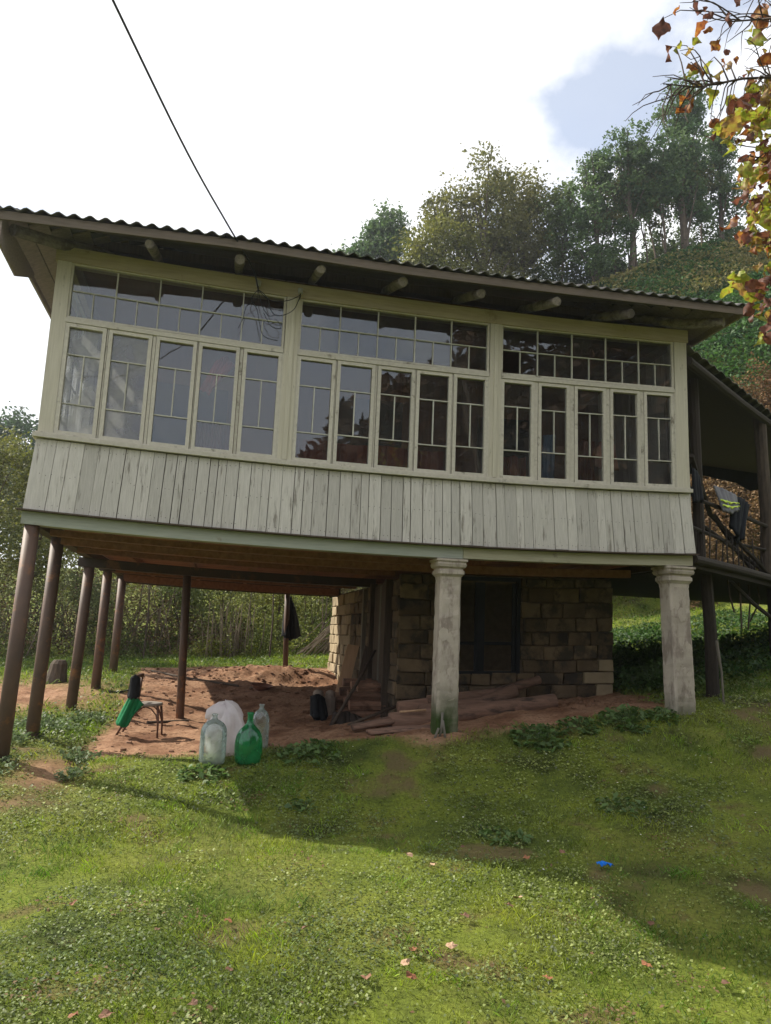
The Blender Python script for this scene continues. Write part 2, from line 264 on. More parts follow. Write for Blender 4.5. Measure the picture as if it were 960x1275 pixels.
def gz(x, y):
    x = np.asarray(x, float); y = np.asarray(y, float)
    xc = np.clip(x, GX[0], GX[-1]-1e-6); yc = np.clip(y, GY[0], GY[-1]-1e-6)
    i = np.clip(np.searchsorted(GX, xc, 'right')-1, 0, len(GX)-2); j = np.clip(np.searchsorted(GY, yc, 'right')-1, 0, len(GY)-2)
    u = (xc-GX[i])/(GX[i+1]-GX[i]); v = (yc-GY[j])/(GY[j+1]-GY[j])
    z = (GZ[j, i]*(1-u)+GZ[j, i+1]*u)*(1-v)+(GZ[j+1, i]*(1-u)+GZ[j+1, i+1]*u)*v
    d = np.hypot(x-3, y)
    z = z+(vnoise(x*.9, y*.9, 3)-.5)*.10+(vnoise(x*.25, y*.25, 5)-.5)*np.clip(d-12, 0, 30)*.06
    z = z+dirt(x, y)*((vnoise(x*3.5, y*3.5, 9)-.5)*.07+(vnoise(x*9, y*9, 19, 3)-.5)*.05)
    # spoil mound with a pit behind the house, and a little bank at the left
    z = z+.16*np.exp(-((x-2.9)**2/.9+(y-6.7)**2/.22))-.16*np.exp(-((x-3.3)**2/.5+(y-5.9)**2/.15))
    z = z+(vnoise(x*7, y*7, 21)-.5)*.13*np.exp(-((x-2.9)**2/1.6+(y-6.4)**2/1.2))
    z = z+.07*np.exp(-((x+.2)**2/.25+(y-.4)**2/1.2))-.05*np.exp(-((x-.62)**2/.02+(y-.4)**2/1.5))
    return z
def dirt(x, y):
    w = (vnoise(x*1.3, y*1.3, 31)-.5)*1.1
    front = np.clip((y-.25+.35*np.exp(-((x-4.2)/1.6)**2)+w*.7)/.30, 0, 1); back = np.clip((7.9-y+w)/.4, 0, 1)
    left = np.clip((x-.45-np.clip(y-2, 0, 4)*-.02+w*.4)/.25, 0, 1); right = np.clip((7.15-x+w*.3)/.3, 0, 1)
    d = front*back*left*right
    p = np.clip((vnoise(x*.8+9, y*.8, 41)-.64)/.08, 0, 1)*.35*(x < 1.2)*np.exp(-np.clip(np.abs(y+1)-1.5, 0, 9)*1.0)*np.clip((3-x)/.6, 0, 1)
    leftpatch = np.exp(-((x+.95)**2/1.3+(y-4.6)**2/2.2))*1.3+.9*np.exp(-((x-.42)**2/.10+(y+.1)**2/.22))
    pat2 = np.exp(-((x+.1)**2/.16+(y+.95)**2/.03))
    return np.clip(d+p+np.clip(leftpatch+w*.3, 0, 1)+pat2, 0, 1)
def g(x, y): return float(gz(np.array([x]), np.array([y]))[0])
def axis(a, b, st, lo, hi):
    mid = list(np.arange(a, b, st)); s = st; l = []; x = a
    while x > lo: s *= 1.16; x -= s; l.append(x)
    s = st; r = []; x = mid[-1]
    while x < hi: s *= 1.16; x += s; r.append(x)
    return np.array(l[::-1]+mid+r)
ax = axis(-3, 9.2, .055, -110, 130); ay = axis(-5, 9.5, .055, -60, 160)
XX, YY = np.meshgrid(ax, ay); ZZ = gz(XX, YY)
nx, ny = len(ax), len(ay); V = np.stack([XX, YY, ZZ], -1).reshape(-1, 3)
idx = np.arange(nx*ny).reshape(ny, nx); F = np.stack([idx[:-1, :-1], idx[:-1, 1:], idx[1:, 1:], idx[1:, :-1]], -1).reshape(-1, 4)
me = bpy.data.meshes.new('ground'); me.vertices.add(len(V)); me.vertices.foreach_set('co', V.reshape(-1)); me.loops.add(F.size); me.loops.foreach_set('vertex_index', F.reshape(-1).astype(np.int32))
me.polygons.add(len(F)); me.polygons.foreach_set('loop_start', np.arange(0, F.size, 4, dtype=np.int32)); me.polygons.foreach_set('loop_total', np.full(len(F), 4, dtype=np.int32)); me.polygons.foreach_set('use_smooth', np.ones(len(F), bool)); me.update(calc_edges=True)
at = me.color_attributes.new('Dirt', 'FLOAT_COLOR', 'POINT'); dd = dirt(XX, YY).reshape(-1); c4 = np.stack([dd, dd, dd, np.ones_like(dd)], -1).astype(np.float32); at.data.foreach_set('color', c4.reshape(-1))
at = me.color_attributes.new('Bare', 'FLOAT_COLOR', 'POINT'); dd = np.clip((vnoise(XX*2.3+4, YY*2.3, 171)-.63)/.14, 0, 1).reshape(-1)*.75; at.data.foreach_set('color', np.stack([dd, dd, dd, np.ones_like(dd)], -1).astype(np.float32).reshape(-1))
ground = bpy.data.objects.new('ground', me); C.objects.link(ground); ground['kind'] = 'structure'
m, t, p, o = newmat('earth and turf'); n = t.nodes.new; l = t.links.new
tc = n('ShaderNodeTexCoord'); a1 = n('ShaderNodeAttribute'); a1.attribute_name = 'Dirt'; a2 = n('ShaderNodeAttribute'); a2.attribute_name = 'Bare'
def nz(sc, d=6, r=.6):
    q = n('ShaderNodeTexNoise'); q.inputs['Scale'].default_value = sc; q.inputs['Detail'].default_value = d; q.inputs['Roughness'].default_value = r; l(tc.outputs['Object'], q.inputs[0]); return q
def ramp(src, stops):
    r = n('ShaderNodeValToRGB'); e = r.color_ramp.elements; e[0].position = stops[0][0]; e[0].color = (*stops[0][1], 1); e[1].position = stops[-1][0]; e[1].color = (*stops[-1][1], 1)
    for ps, co in stops[1:-1]: k = e.new(ps); k.color = (*co, 1)
    l(src, r.inputs[0]); return r
dn = ramp(nz(2.2).outputs[0], [(.3, (.15, .07, .040)), (.45, (.25, .135, .078)), (.60, (.35, .21, .13)), (.75, (.23, .115, .062))])
dn2 = ramp(nz(24, 5, .7).outputs[0], [(.33, (.42, .38, .35)), (.55, (1.05, 1.05, 1.05))]); md = n('ShaderNodeMixRGB'); md.blend_type = 'MULTIPLY'; md.inputs[0].default_value = .8; l(dn.outputs[0], md.inputs[1]); l(dn2.outputs[0], md.inputs[2])
gn = ramp(nz(1.6).outputs[0], [(.3, (.035, .05, .012)), (.45, (.10, .13, .022)), (.58, (.155, .19, .028)), (.70, (.12, .085, .045))])
gn2 = ramp(nz(40, 4, .7).outputs[0], [(.3, (.35, .35, .3)), (.6, (1.1, 1.1, 1.0))]); mg = n('ShaderNodeMixRGB'); mg.blend_type = 'MULTIPLY'; mg.inputs[0].default_value = .85; l(gn.outputs[0], mg.inputs[1]); l(gn2.outputs[0], mg.inputs[2])
mb_ = n('ShaderNodeMixRGB'); mb_.inputs[2].default_value = (.12, .082, .045, 1); l(a2.outputs['Fac'], mb_.inputs[0]); l(mg.outputs[0], mb_.inputs[1]); mm = n('ShaderNodeMixRGB'); l(a1.outputs['Fac'], mm.inputs[0]); l(mb_.outputs[0], mm.inputs[1]); l(md.outputs[0], mm.inputs[2]); l(mm.outputs[0], p.inputs['Base Color']); p.inputs['Roughness'].default_value = .95; p.inputs['Specular IOR Level'].default_value = .15
bn = n('ShaderNodeBump'); bn.inputs['Strength'].default_value = .7; bn.inputs['Distance'].default_value = .03; l(nz(18, 8, .75).outputs[0], bn.inputs['Height']); l(bn.outputs[0], p.inputs['Normal'])
me.materials.append(m)

# ------------------------------------------------------------------ HOUSE
house = empty('house', (0, 0, 0), 'old raised wooden house with a long glazed verandah on brown pipes and plaster columns', 'house')
ZB = 2.08
def hb(name, m, x0, x1, y0, y1, z0, z1, parent=house, nx=1, warp=hw, **kw): return MB().box(x0, x1, y0, y1, z0, z1, nx).build(name, M[m], parent, warp, **kw)
# fascia beam in two pieces, drip ledge
hb('beam', 'beamL', -.05, 4.195, -.02, .13, ZB, ZB+.118, nx=14, label='pale green painted floor beam')
hb('beam', 'beamR', 4.2, 6.86, -.02, .13, ZB+.004, ZB+.115, nx=10, label='cream painted floor beam')
hb('drip_ledge', 'darkwood', -.09, 6.9, -.085, .0, ZB+.119, ZB+.132, nx=20)
hb('beam', 'darkwood', -.05, .07, .135, 7.13, ZB+.0, ZB+.115); hb('beam', 'darkwood', 6.74, 6.86, .135, 7.75, ZB+.0, ZB+.115)
# siding planks, flared outward at the foot
def plank(u0, u1, zb, zt, fn, parent=house):
    d = random.uniform(-.006, .006); g0 = random.uniform(.001, .005); tz = zb+random.uniform(-.014, .006); lean = random.uniform(-.009, .009)
    vs = []
    for (u, z, o_) in ((u0+g0, tz, .046), (u1-g0+lean*.3, tz, .046), (u1-g0, zt, 0), (u0+g0, zt, 0)):
        u_ = u+(u-3.42)/3.42*.034*(1 if z == tz else 0) if fn == 'f' else u
        for dd_ in (0, .02):
            off = -o_+dd_+d
            if fn == 'f': vs.append((u_, off, z))
            elif fn == 'l': vs.append((off-.003, u_, z))
            else: vs.append((W+.02-off, u_, z))
    b = MB().add(vs, [(0, 2, 4, 6), (7, 5, 3, 1), (0, 1, 3, 2), (2, 3, 5, 4), (4, 5, 7, 6), (6, 7, 1, 0)])
    b.build('plank', M['plank'], parent, hw)
x = -.01
while x < W+.0:
    w_ = random.choice([.08, .095, .11, .12, .13, .15]); x1 = min(x+w_, W+.01)
    if W+.01-x1 < .06: x1 = W+.01
    plank(x, x1, 2.215, 2.895, 'f'); x = x1
    if x >= W+.0: break
y = .03
while y < 7.1: plank(y, y+.2, 2.215, 2.895 if y < 1.8 else 4.7, 'l'); plank(y, y+.2, 2.215, 4.7, 'r'); y += .2
nb = MB()
for i in range(64):
    x_ = .05+i*.107
    for z_ in (2.26, 2.55, 2.84):
        for dx_ in (-.02, .025):
            if random.random() < .75:
                yy = -.046*(2.895-z_)/.68-.0085; x0 = x_+dx_+random.uniform(-.01, .01)+(x_-3.42)/3.42*.034*(2.895-z_)/.68; zz = z_+random.uniform(-.012, .012); nb.add([(x0-.0028, yy, zz-.003), (x0+.0028, yy, zz-.003), (x0+.0028, yy-.002, zz+.003), (x0-.0028, yy-.002, zz+.003)], [(0, 1, 2, 3)])
nb.build('nail_heads', M['cable'], house, hw, kind='stuff')
hb('siding_backing', 'darkwood', .05, W-.05, .03, .045, 2.2, 2.93, nx=14)
hb('window_sill', 'frame', -.035, 6.87, -.045, .10, 2.905, 2.945, nx=24); hb('window_sill', 'frame', -.02, 6.855, -.02, .08, 2.945, 2.962, nx=24)
# posts between window bays
for (a, b_) in ((0, .135), (2.235, 2.372), (4.455, 4.585), (6.695, 6.85)):
    hb('timber_post', 'post', a, b_, -.012, .13, 2.962, 4.68)
    if 1 < a < 6: hb('cover_strip', 'post', a+.045, b_-.045, -.026, -.013, 2.962, 4.67)
hb('top_plate', 'plate', -.02, 6.87, -.02, .14, 4.68, 4.83, nx=20)
hb('timber_post', 'post', -.003, .12, 1.80, 1.93, 2.962, 4.68)
hb('top_plate', 'plate', -.02, .12, .141, 7.2, 4.68, 4.83)
# windows
def wmap(fn):
    if fn == 'f': return lambda u, n_, z: hw(u, n_, z)
    return lambda u, n_, z: (n_, u, z+sag(0))
def wbox(u0, u1, n0, n1, z0, z1, name, m, parent, fn, b=None):
    return MB().box(u0, u1, n0, n1, z0, z1).build(name, M[m], parent, wmap(fn))
def pane(u0, u1, z0, z1, parent, fn, m='glass'):
    t_ = random.uniform(-.003, .003); e = .0; r_ = random.uniform(-.0022, .0022)
    vs = [(u0, .028+t_, z0), (u1, .028+t_+r_, z0), (u1, .028-t_+r_, z1), (u0, .028-t_, z1)]
    return MB().add(vs, [(0, 1, 2, 3)]).build('pane', M[m], parent, wmap(fn))
def ring(u0, u1, z0, z1, w, n0, n1, fn, wb=None):
    b = MB(); wb = wb or w
    b.box(u0-w, u0, n0, n1, z0-wb, z1+w); b.box(u1, u1+w, n0, n1, z0-wb, z1+w)
    b2 = MB()
    # one welded ring
    o_ = [(u0-w, z0-wb), (u1+w, z0-wb), (u1+w, z1+w), (u0-w, z1+w)]; i_ = [(u0, z0), (u1, z0), (u1, z1), (u0, z1)]
    vs = [(a, n0, c) for a, c in o_]+[(a, n0, c) for a, c in i_]+[(a, n1, c) for a, c in o_]+[(a, n1, c) for a, c in i_]; fs = []
    for k in range(4):
        j = (k+1) % 4; fs += [(k, j, 4+j, 4+k), (8+j, 8+k, 12+k, 12+j), (j, k, 8+k, 8+j), (4+k, 4+j, 12+j, 12+k)]
    return b2.add(vs, fs)
missing = {(2, 3)}
def casement(u0, u1, fn, key=None):
    n_ = random.uniform(-.004, .004)
    f = ring(u0, u1, 2.995, 4.028, .036, -.006+n_, .045, fn, .03).build('casement_window', M['frame'], house, wmap(fn))
    z1, z2 = 3.755+random.uniform(-.01, .01), 3.27+random.uniform(-.01, .01); c = (u0+u1)/2+random.uniform(-.008, .008); h = .0055
    for (a, b_, c_, d_) in ((u0, u1, z1-h, z1+h), (u0, u1, z2-h, z2+h), (c-h, c+h, z2+h, z1-h)): wbox(a, b_, .012, .034, c_, d_, 'glazing_bar', 'bar', f, fn)
    gm = 'glassdirty' if (fn == 'l' or (key and key[0] == 0 and key[1] < 2)) else 'glass'
    if key not in missing: pane(u0, u1, z1, 4.03, f, fn, gm)
    pane(u0, c, z2, z1, f, fn, gm); pane(c, u1, z2, z1, f, fn, gm); pane(u0, u1, 2.993, z2, f, fn, gm)
def transom(u0, u1, ncol, fn, key=None):
    f = ring(u0, u1, 4.135, 4.662, .022, 0, .05, fn, .02).build('transom_window', M['frame'], house, wmap(fn)); h = .006; zm = 4.402
    for i in range(ncol):
        a = u0+(u1-u0)*i/ncol; b_ = u0+(u1-u0)*(i+1)/ncol; c = (a+b_)/2
        if i: wbox(a-h, a+h, .012, .036, 4.135, 4.662, 'glazing_bar', 'bar', f, fn)
        wbox(a+h, b_-h, .012, .034, zm-h*.8, zm+h*.8, 'glazing_bar', 'bar', f, fn); wbox(c-h*.8, c+h*.8, .012, .034, 4.135, zm-h*.8, 'glazing_bar', 'bar', f, fn)
        pane(a, b_, zm, 4.662, f, fn)
        if not (key == 2 and i == 0): pane(a, c, 4.135, zm, f, fn)
        pane(c, b_, 4.135, zm, f, fn)
bays = [[(.175, .48), (.575, .91), (1.02, 1.34), (1.43, 1.76), (1.87, 2.185)], [(2.415, 2.74), (2.83, 3.16), (3.26, 3.59), (3.68, 4.0), (4.09, 4.405)], [(4.625, 4.94), (5.06, 5.36), (5.49, 5.80), (5.92, 6.22), (6.34, 6.645)]]
for bi, bay in enumerate(bays):
    lo, hi = bay[0][0], bay[-1][1]
    for ci, (a, b_) in enumerate(bay):
        casement(a, b_, 'f', (bi, ci))
        if ci: hb('window_mullion', 'frame', bay[ci-1][1]+.041, a-.041, .004, .06, 2.962, 4.066) if a-bay[ci-1][1] > .084 else None
    transom(lo-.02, hi+.02, 5, 'f', bi)
    hb('transom_rail', 'frame', lo-.045, hi+.045, -.016, .07, 4.068, 4.113, nx=5)
    hb('window_jamb', 'frame', lo-.052, lo-.037, -.01, .07, 2.962, 4.067); hb('window_jamb', 'frame', hi+.037, hi+.052, -.01, .07, 2.962, 4.067)
for a in (.19, .6, 1.01, 1.42): casement(a, a+.33, 'l')
transom(.16, 1.77, 4, 'l'); MB().box(.14, 1.79, -.016, .07, 4.068, 4.113).build('transom_rail', M['frame'], house, wmap('l'))
MB().box(.0, 1.9, -.045, .10, 2.905, 2.955).build('window_sill', M['frame'], house, wmap('l'))
# inside of the verandah
hb('inner_wall', 'innerwall', .12, 6.78, 1.95, 2.05, 2.2, 4.9)
hb('inner_door', 'blueframe', 3.1, 3.95, 1.9, 1.949, 2.27, 4.3); hb('inner_window', 'blueframe', 5.0, 5.9, 1.9, 1.949, 3.1, 4.2); hb('inner_window', 'blueframe', .8, 1.7, 1.9, 1.949, 3.1, 4.2)
hb('verandah_ceiling', 'innerwall', .13, 6.7, .15, 1.94, 4.84, 4.86)
for (a, b_, z0, z1) in ((1.40, 1.78, 2.5, 3.32), (2.4, 4.02, 2.5, 3.25), (4.62, 4.97, 2.5, 3.26), (5.45, 5.8, 2.5, 3.5)):
    vs = []; nn = 26
    for i in range(nn+1):
        xx = a+(b_-a)*i/nn; yy = .22+.018*math.sin(i*1.9)+.01*math.sin(i*.7); vs += [(xx, yy, z0), (xx, yy+.004*math.sin(i), z1+.01*math.sin(i*.5))]
    MB().add(vs, [(2*i, 2*i+2, 2*i+3, 2*i+1) for i in range(nn)]).build('curtain', M['curtain'], house, hw, thick=.004)
# floor: joists, boards, beams
yb = .14
while yb < 6.9:
    wb_ = random.uniform(.14, .2); hb('floorboard', 'board', .07, 6.74, yb, yb+wb_-.008, ZB+.118, ZB+.145, nx=8); yb += wb_
for xj in (.55, 1.35, 2.2, 3.0, 3.85, 4.7, 5.5, 6.3):
    hb('joist', 'joist', xj, xj+.06, .14, 7.1, ZB+.03, ZB+.116)
for yj, hh in ((1.0, .0), (2.2, .03), (5.0, .0), (6.9, -.03)): hb('cross_beam', 'joist', .07, 6.72 if yj > 99 else (6.7 if yj < 1.8 else 4.0), yj, yj+.09, ZB-.065+hh, ZB+.028, nx=8)
hb('steel_beam', 'steelbeam', -.12, 4.0, 3.42, 3.56, ZB-.12, ZB+.0, nx=8)
hb('floor_trim', 'joist', .10, 4.0, .5, .6, ZB-.03, ZB+.028, nx=8)
hb('edge_board', 'darkwood', -.05, 4.05, 6.98, 7.02, ZB-.12, ZB+.1, nx=6)
# pipes
for i, (bx, by, tx, ty, zt, r_) in enumerate([(.0, -.02+.07, .035, .06, ZB, .068), (.03, 1.05, .07, 1.05, ZB, .066), (-.03, 3.5, .02, 3.5, ZB-.12, .069), (.04, 5.05, .05, 5.05, ZB-.06, .070), (.04, 6.96, .05, 6.96, ZB-.06, .072), (1.38, 3.5, 1.32, 3.5, ZB-.12, .055), (3.09, 7.05, 3.04, 7.05, ZB-.05, .05)]):
    zb = g(bx, by)-.25
    if i == 0: zt = ZB-.001
    MB().tube([(bx-(tx-bx)*.1, by, zb), ((bx+tx)/2, (by+ty)/2, (zb+zt)/2), (tx, ty, zt+sag(tx))], r_, 16).build('support_post', M['steel'], house, smooth=True)
    if i in (2, 3): hb('post_cap', 'steelbeam', tx-.12, tx+.12, ty-.1, ty+.1, zt-.0+.001, zt+.03) if i == 3 else None
# columns
def column(cx, w, zb, ztop, tilt, flare):
    q = []; n = 9
    def sec(z, h_, ch):
        c_ = ch; x_ = cx+tilt*(ztop-z)
        return [(x_+a, .115+b_, z) for a, b_ in ((-h_+c_, -h_), (h_-c_, -h_), (h_, -h_+c_), (h_, h_-c_), (h_-c_, h_), (-h_+c_, h_), (-h_, h_-c_), (-h_, -h_+c_))]
    zs = np.linspace(zb, ztop-.16-flare, 34); V_ = []
    for z in zs:
        t_ = (z-zb)/(ztop-zb); V_ += [(a+random.uniform(-.003, .003), b_+random.uniform(-.004, .003), c) for a, b_, c in sec(z, w/2*(1.03-.06*t_), .022)]
    k = len(zs); mb = MB().add(V_, [(i*8+j, i*8+(j+1) % 8, (i+1)*8+(j+1) % 8, (i+1)*8+j) for i in range(k-1) for j in range(8)])
    col_ = mb.build('column', M['plaster'], house)
    h = w/2; z0 = ztop-.16-flare; pr = [(z0, h*.98), (z0+flare*.5, h*1.0), (z0+flare, h*1.18), (ztop-.158, h*1.22), (ztop-.12, h*1.22), (ztop-.115, h*1.12), (ztop-.10, h*1.12), (ztop-.085, h*1.32), (ztop-.055, h*1.40), (ztop-.05, h*1.34), (ztop-.03, h*1.34), (ztop-.027, h*1.46), (ztop-.004, h*1.46)]
    V_ = [v for z, hh in pr for v in sec(z, hh, .015)]; k = len(pr)
    MB().add(V_, [(i*8+j, i*8+(j+1) % 8, (i+1)*8+(j+1) % 8, (i+1)*8+j) for i in range(k-1) for j in range(8)]+[tuple(range(7, -1, -1)), tuple((k-1)*8+j for j in range(8))]).build('capital', M['plaster'], col_)
    # loose flakes of plaster standing proud
    for _ in range(9):
        z = random.uniform(zb+.5, ztop-.3); xx = cx+tilt*(ztop-z)+random.uniform(-.09, .09); a = random.uniform(.03, .07); b_ = random.uniform(.03, .10); yy = .115-w/2*1.0
        pts = [(xx+a*math.cos(q_)*random.uniform(.6, 1), yy+.006, z+b_*math.sin(q_)*random.uniform(.6, 1)) for q_ in np.linspace(0, 2*PI, 8)[:-1]]
        top = [(p_[0], yy-.001-random.uniform(.0, .003), p_[2]) for p_ in pts]
        MB().add(pts+top, [tuple(range(13, 6, -1))]+[(j, (j+1) % 7, 7+(j+1) % 7, 7+j) for j in range(7)]).build('plaster_flake', M['plaster'], col_)
    return col_
column(4.085, .225, g(4.09, .1)-.15, ZB+sag(4.08)-.003, .0, .05)
column(6.70, .24, g(6.75, .1)-.15, ZB+sag(6.7)-.003, .035, .07)
# ground floor stone room
sw = MB().box(4.045, 6.93, 1.94, 2.0, -.3, 2.06).build('stone_wall', M['mortar'], house, hw)
sl = MB().box(4.03, 4.08, 1.98, 7.6, -.3, 2.0).build('stone_wall', M['mortar'], house, hw)
hb('stone_wall_mortar', 'mortar', 6.86, 6.91, 2.0, 7.6, -.3, 2.06); hb('stone_wall_mortar', 'mortar', 4.05, 6.9, 7.55, 7.6, -.3, 2.06)
def block(vs8, parent, m='stone'):
    vs = [tuple(c+random.uniform(-.011, .011) for c in v) for v in vs8]
    MB().add(vs, [(0, 3, 2, 1), (4, 5, 6, 7), (0, 1, 5, 4), (1, 2, 6, 5), (2, 3, 7, 6), (3, 0, 4, 7)]).build('stone', M[m], parent, hw, bevel=.009)
WX0, WX1, WZ0, WZ1 = 4.62, 5.63, .80, 2.12
z = -.05
while z < 2.0:
    hgt = random.uniform(.15, .21); z1 = min(z+hgt, 2.05); x = 4.0
    while x < 6.94:
        w_ = random.uniform(.24, .44); x1 = min(x+w_, 6.95)
        if 6.95-x1 < .12: x1 = 6.95
        a, b_ = x, x1
        inwin = z1 > WZ0+.05 and z < WZ1-.05
        if inwin and a < WX1 and b_ > WX0:
            if a < WX0-.06: b_ = WX0
            elif b_ > WX1+.06: a = WX1
            else: a = None
        if a is not None and b_-a > .05 and z1 > g((a+b_)/2, 1.85)-.05:
            pr = random.uniform(0, .022); gp = .005
            light = (a > 6.5 and z < .95 and random.random() < .7)
            block([(a+gp, 1.90-pr, z+gp), (b_-gp, 1.90-pr, z+gp), (b_-gp, 2.0, z+gp), (a+gp, 2.0, z+gp), (a+gp, 1.90-pr, z1-gp), (b_-gp, 1.90-pr, z1-gp), (b_-gp, 2.0, z1-gp), (a+gp, 2.0, z1-gp)], sw, 'stonepalelit' if light else 'stone')
        x = x1
    z = z1
z = .0
while z < 1.95:
    hgt = random.uniform(.15, .20); z1 = min(z+hgt, 1.99); y = 1.9
    while y < 7.58:
        w_ = random.uniform(.26, .46); y1 = min(y+w_, 7.6)
        if 7.6-y1 < .12: y1 = 7.6
        if not (y < 3.25 and y1 > 2.35) and z1 > .1:
            pr = random.uniform(0, .035); gp = .006
            block([(4.0-pr, y+gp, z+gp), (4.06, y+gp, z+gp), (4.06, y1-gp, z+gp), (4.0-pr, y1-gp, z+gp), (4.0-pr, y+gp, z1-gp), (4.06, y+gp, z1-gp), (4.06, y1-gp, z1-gp), (4.0-pr, y1-gp, z1-gp)], sl, 'stonepalelit' if y > 5 else 'stone')  # paler stones toward the far end paint the sunlit part of the wall
        y = y1
    z = z1
# dark plank door in the side wall
dr = hb('side_door', 'darkwood', 3.985, 4.028, 2.36, 3.24, .15, 1.97)
for i in range(7):
    y = 2.38+i*.122; MB().box(3.955+random.uniform(-.008, .006), 3.983, y, y+.112, .17, 1.95).build('door_plank', M['darkwood'] if i != 3 else M['greywood'], dr, hw)
hb('door_post', 'darkwood', 3.90, 3.99, 2.26, 2.36, .1, 2.0); hb('door_post', 'darkwood', 3.90, 3.99, 3.24, 3.33, .1, 2.0); hb('corner_post', 'greywood', 3.93, 3.995, 3.95, 4.05, .1, 1.95)
# ground floor window
wn = ring(WX0+.05, WX1-.05, WZ0+.05, WZ1-.12, .05, 1.90, 1.98, 'f').build('ground_floor_window', M['blueframe'], house, hw)
for (a, b_) in ((WX0+.05, 5.06), (5.10, WX1-.06)):
    MB().box(a, a+.045, 1.915, 1.955, WZ0+.05, 1.98).build('window_stile', M['blueframe'], wn, hw); MB().box(b_-.045, b_, 1.915, 1.955, WZ0+.05, 1.98).build('window_stile', M['blueframe'], wn, hw)
    MB().box(a+.045, b_-.045, 1.915, 1.955, 1.18, 1.22).build('window_crossbar', M['blueframe'], wn, hw)
    MB().add([(a+.045, 1.94, WZ0+.06), (b_-.045, 1.94, WZ0+.06), (b_-.045, 1.94, 1.97), (a+.045, 1.94, 1.97)], [(0, 1, 2, 3)]).build('pane', M['glass'], wn, hw)
MB().box(5.06, 5.10, 1.91, 1.96, WZ0+.05, 1.98).build('window_mullion', M['blueframe'], wn, hw)
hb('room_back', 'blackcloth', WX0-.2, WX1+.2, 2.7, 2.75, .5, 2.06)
# roof ---------------------------------------------------------------
EX = np.array([-.6, -.4, 1.65, 3.3, 4.5, 7.07, 7.4]); EZ = np.array([4.79, 4.80, 4.85, 4.83, 4.85, 4.92, 4.93])+.01
def ez(x): return float(np.interp(x, EX, EZ))
RX0, RX1, RY0, RY1 = -.43, 7.22, -.64, 7.8; SL = .40; HALF = (RY1-RY0)/2
roof = MB().box(.0, 6.8, .3, .42, 5.0, 5.1, 8).build('roof', M['darkwood'], house, lambda x, y, z: (x, y, z))
def sheet(side, u0, u1, v0, v1, mname='roofing'):
    """one corrugated sheet; u along the eave, v inward; clipped at hips"""
    st = .0225; n_ = max(2, int(round((u1-u0)/st))); top = []; rows = 4
    Lm = (RX1-RX0) if side in 'fb' else (RY1-RY0)
    lift = random.uniform(0, .006)+(.012 if int(u0*10) % 2 else 0)
    for i in range(n_+1):
        u = u0+(u1-u0)*i/n_; lim = min(u, Lm-u, HALF); c = .019*math.cos(2*PI*u/.135)
        for k in range(rows+1):
            v = min(v0+(v1-v0)*k/rows, max(lim, 0)+.02)
            if side == 'f': P = (RX0+u, RY0+v)
            elif side == 'b': P = (RX0+u, RY1-v)
            elif side == 'l': P = (RX0+v, RY0+u)
            else: P = (RX1-v, RY0+u)
            zz = ez(P[0])*(1 if side in 'f' else 1) if side == 'f' else (ez(RX0) if side == 'l' else ez(RX1) if side == 'r' else 4.9)
            if side in 'lr': zz = zz+(ez(RX0+v)-zz)*0
            top.append((P[0], P[1], zz+v*SL+c+lift+.01*v0))
    m_ = rows+1; fs = [(i*m_+k, (i+1)*m_+k, (i+1)*m_+k+1, i*m_+k+1) for i in range(n_) for k in range(rows)]
    MB().add(top, fs).build('roof_sheet', M[mname], roof, smooth=True, thick=.007)
for side, Lm in (('f', RX1-RX0), ('l', RY1-RY0), ('r', RY1-RY0), ('b', RX1-RX0)):
    u = 0
    while u < Lm-.01:
        u1 = min(u+1.0, Lm)
        if Lm-u1 < .3: u1 = Lm
        v = -.0
        while v < min(HALF, min(max(u, u1) if u < Lm/2 else Lm-u, HALF)+.01):
            sheet(side, u, u1, v-(.0 if v == 0 else .1), min(v+1.6, HALF)); v += 1.6
            if v >= HALF: break
        u = u1
def roofz(x, y): return ez(x)+(y-RY0)*SL
# soffit boards, fascia, rafters
for k in range(26):
    y0 = RY0+.05+k*.16
    MB().box(RX0+.06+max(0, k*.16-.3), RX1-.08-max(0, k*.16-.3), y0, y0+.15, 0, .018, 20).build('soffit_board', M['soffit'], roof, lambda x, y, z: (x, y, roofz(x, y)-.045+z))
for k in range(20):
    x0 = RX0+.05+k*.16; MB().box(x0, x0+.15, RY0+.2+k*.16, 7.5-k*.16, 0, .018).build('soffit_board', M['soffit'], roof, lambda x, y, z: (x, y, ez(RX0)+(x-RX0)*SL-.045+z))
    x0 = RX1-.20-k*.16; MB().box(x0, x0+.15, RY0+.2+k*.16, 7.5-k*.16, 0, .018).build('soffit_board', M['soffit'], roof, lambda x, y, z: (x, y, ez(RX1)+(RX1-x)*SL-.045+z))
MB().box(RX0+.03, RX1-.03, RY0+.035, RY0+.058, 0, .075, 30).build('fascia_board', M['fascia'], roof, lambda x, y, z: (x, y, ez(x)-.095+z))
MB().box(RX0+.02, RX0+.045, RY0+.06, 7.6, 0, .06).build('fascia_board', M['soffit'], roof, lambda x, y, z: (x, y, ez(RX0)-.08+z))
MB().add([(x_, y_, z_) for x_ in (RX0+.05, RX0+.07) for y_, z_ in ((-.58, 4.78), (-.58, 4.50), (.02, 4.47), (.62, 4.74), (.62, 4.79))], [(0, 1, 2, 3, 4), (9, 8, 7, 6, 5)]+[(i, 5+i, 5+(i+1) % 5, (i+1) % 5) for i in range(5)]).build('corner_board', M['soffit'], roof)
MB().box(RX1-.045, RX1-.02, RY0+.06, 7.6, 0, .075).build('fascia_board', M['soffit'], roof, lambda x, y, z: (x, y, ez(RX1)-.095+z))
